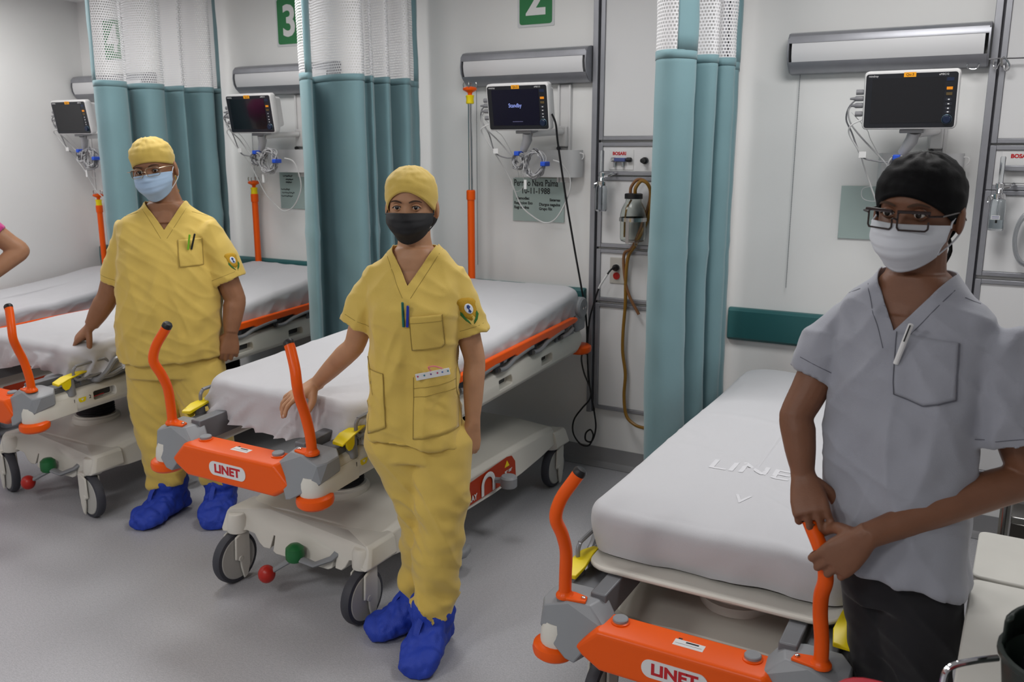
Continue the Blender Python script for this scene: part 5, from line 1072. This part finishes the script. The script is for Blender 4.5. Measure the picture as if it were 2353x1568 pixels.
q = MB().box(-.052, .052, -.004, .003, -.012, .008).xf(Matrix.Rotation(R(-11), 4, 'Y')); q.build('cover', PAPER, nb_, bevel=.001)
for k, (c_, x) in enumerate((('c04068', -.045), ('3f7f8f', -.025), ('704a8a', -.005), ('c04068', .015), ('4a6fae', .03), ('3f7f8f', .047))):
    MB().lathe([(.0028, -.0058), (.0028, -.0052)], (x, .001, .000), 'y', 10).xf(Matrix.Rotation(R(-11), 4, 'Y')).build('dot', mat('dot_' + c_, c_, .5), nb_)
MB().tube(smoothpath([(-.005, 0, .008), (-.012, -.004, .02), (.005, -.006, .024), (.02, -.004, .020), (.03, -.004, .016)], 4), .0022, 6).build('ribbon', mat('pink_ribbon', 'e07a86', .6), nb_)

# ------------------------------------------------------------------ carts at the right edge
t = thing('supply_cart', 'off-white topped supply cart behind the person in grey', 'cart', (.262, 1.9, 0), R(-1))
CT = mat('worn_white_laminate', 'cfcdc6', .45, var=.05, vscale=5)
MB().prism(rrect(-.265, .265, -.48, .18, .02), .672, .70, 'z').build('top_board', CT, t, bevel=.004)
MB().prism(rrect(-.265, .265, .195, .47, .02), .672, .70, 'z').build('top_board', CT, t, bevel=.004)
MB().box(-.26, .26, .175, .20, .672, .692).build('joint_strip', mat('grey_joint', '7d7a76', .6), t)
MB().box(-.24, .24, -.44, .44, .14, .67).build('cabinet_body', mat('cart_body_grey', 'b9b8b4', .5), t, bevel=.006)
for z in (.16, .33, .50): MB().box(-.22, .22, -.452, -.441, z, z + .155).build('drawer', CT, t, bevel=.004)
for x in (-.2, .2):
    for y in (-.4, .4): MB().lathe([(.001, -.016), (.045, -.015), (.05, -.01), (.05, .01), (.045, .015), (.001, .016)], (x, y, .051), 'x', 22).tube([(x, y, .1), (x, y, .145)], .018, 10).build('castor', RUBBER, t)
t = thing('dark_bucket', 'dark green bucket with a chrome wire handle on the cart', 'bucket', (.150, 1.47, .7005))
DG = mat('dark_green_plastic', '222b27', .4)
MB().lathe([(.001, 0), (.075, 0), (.078, .004), (.098, .165), (.104, .170), (.104, .178), (.096, .178), (.092, .168), (.072, .008), (.001, .006)], n=32, cap=False).build('pail', DG, t)
MB().rings([[(-.098 * math.cos(a), .098 * math.sin(a), z) for a in [math.pi * k / 14 for k in range(15)]] for z in (.17, .215)] + [[(-.09 * math.cos(a), .09 * math.sin(a), .225) for a in [math.pi * k / 14 for k in range(15)]]], cap=False, closed=False).build('back_rim', DG, t).modifiers.new('s', 'SOLIDIFY').thickness = .006
MB().tube(smoothpath([(-.10, .02, .14), (-.135, -.01, .14), (-.165, -.03, .13), (-.172, -.035, .10), (-.172, -.035, .02)], 5), .0055, 10).build('wire_handle', CHROME, t)
MB().sphere((0, 0, .15), (.07, .06, .03), 18, 10).build('bag', mat('black_bag', '17161c', .3, bump=.5, bscale=30), t)
t = thing('tray_table', 'red-rimmed white tray table at the bottom right corner', 'tray table', (.12, 1.13, 0))
o_ = rrect(-.285, .33, -.22, .205, .05); i_ = rrect(-.262, .307, -.197, .182, .035)
MB().rings([[(a, b, .815) for a, b in o_], [(a, b, .84) for a, b in o_], [(a, b, .84) for a, b in i_], [(a, b, .822) for a, b in i_]]).build('rim', mat('red_rim_plastic', 'b81f30', .35), t, bevel=.006, seg=3)
MB().prism(i_, .818, .825, 'z').build('tray', PAPER, t)
MB().tube([(.2, 0, .05), (.2, 0, .815)], .025, 14).box(-.2, .24, -.03, .03, .03, .06).box(.18, .24, -.22, .22, .03, .06).build('stand', GMET, t)
for x, y in ((-.19, 0), (.21, -.2), (.21, .2)): MB().lathe([(.001, -.012), (.015, -.012), (.015, .012), (.001, .012)], (x, y, .0155), 'x', 14).build('castor', RUBBER, t)
t = thing('steel_trolley', 'stainless steel tube trolley with shelves behind the person in grey', 'trolley', (.30, 2.72, 0))
for x in (-.235, .25):
    for y in (-.16, .16): MB().tube([(x, y, .09), (x, y, .93)] if y > 0 else [(x, y, .09), (x, y, .74)], .0125, 12).build('post', STEEL, t); MB().lathe([(.001, -.012), (.04, -.012), (.045, 0), (.04, .012), (.001, .012)], (x, y, .0455), 'x', 18).build('castor', RUBBER, t)
MB().tube(smoothpath([(-.235, .16, .92), (-.232, .16, .97), (-.20, .16, 1.0), (.215, .16, 1.0), (.247, .16, .97), (.25, .16, .92)], 4), .0125, 12).build('push_bar', STEEL, t)
for z in (.93, .83): MB().tube([(-.235, .16, z), (.25, .16, z)], .007, 10).build('guard_rail', STEEL, t)
for z in (.73,): MB().tube([(-.29, -.16, z), (.25, -.16, z)], .009, 10).build('guard_rail', STEEL, t)
for z in (.18, .42, .66): MB().box(-.235, .25, -.16, .16, z, z + .02).build('shelf', STEEL, t, bevel=.003)
MB().box(-.22, .235, .15, .158, .20, .80).build('back_panel', mat('dull_steel_sheet', '75726e', .4, .8), t)

# faint print on the sheet of the nearest bed
BED1 = [o for o in bpy.data.objects if o.name.startswith('sheet')][0]
bv1 = bvh_of(BED1.data); FP = mat('faint_sheet_print', 'd4d4d8', .85)
def on_sheet(s, size, x, y, sq=1.):
    me = text(s, size, bold=.001, ext=0., squash=sq)
    bm = bmesh.new(); bm.from_mesh(me); bmesh.ops.triangulate(bm, faces=bm.faces); bmesh.ops.subdivide_edges(bm, edges=bm.edges, cuts=3, use_grid_fill=True); bm.to_mesh(me); bm.free()
    for v in me.vertices:
        h_, nn = hit(bv1, V3(x + v.co.x, y + v.co.y, 2), V3(0, 0, -1)); v.co = (h_ if h_ is not None else V3(x + v.co.x, y + v.co.y, .68)) + V3(0, 0, .0011)
    fin(bpy.data.objects.new('sheet_print', me), FP, BED1, angle=0)
on_sheet('LINET', .105, .02, .62, 1.15)
on_sheet('V', .07, .02, .40)
import OpenImageIO as oiio,sys,numpy as np
im=oiio.ImageBuf('/workdir/render_main.png').get_pixels(oiio.FLOAT); h,w=im.shape[:2]; k=w/2353
for n,(x,y) in dict(wallL=(60,300),wallL2=(60,560),wall2=(1010,300),wall2b=(1200,560),wallR=(1760,400),floorBL=(250,1400),floorB=(700,1490),floorM=(1180,1230),sheet1=(1700,1050),sheet2=(650,850),W_sh=(950,800),W_shoulder=(1040,600),M_sh=(330,700),curtA=(1530,400),curtB=(780,400),curtC=(350,250),G_chest=(1960,800),orange=(560,1060),frame=(780,1090),lamp1=(2000,115),bump=(1780,740),G_skin=(1860,950)).items():
    a=im[int(y*k)-2:int(y*k)+3,int(x*k)-2:int(x*k)+3,:3].mean((0,1))*255; print(n,(x,y),a.astype(int))
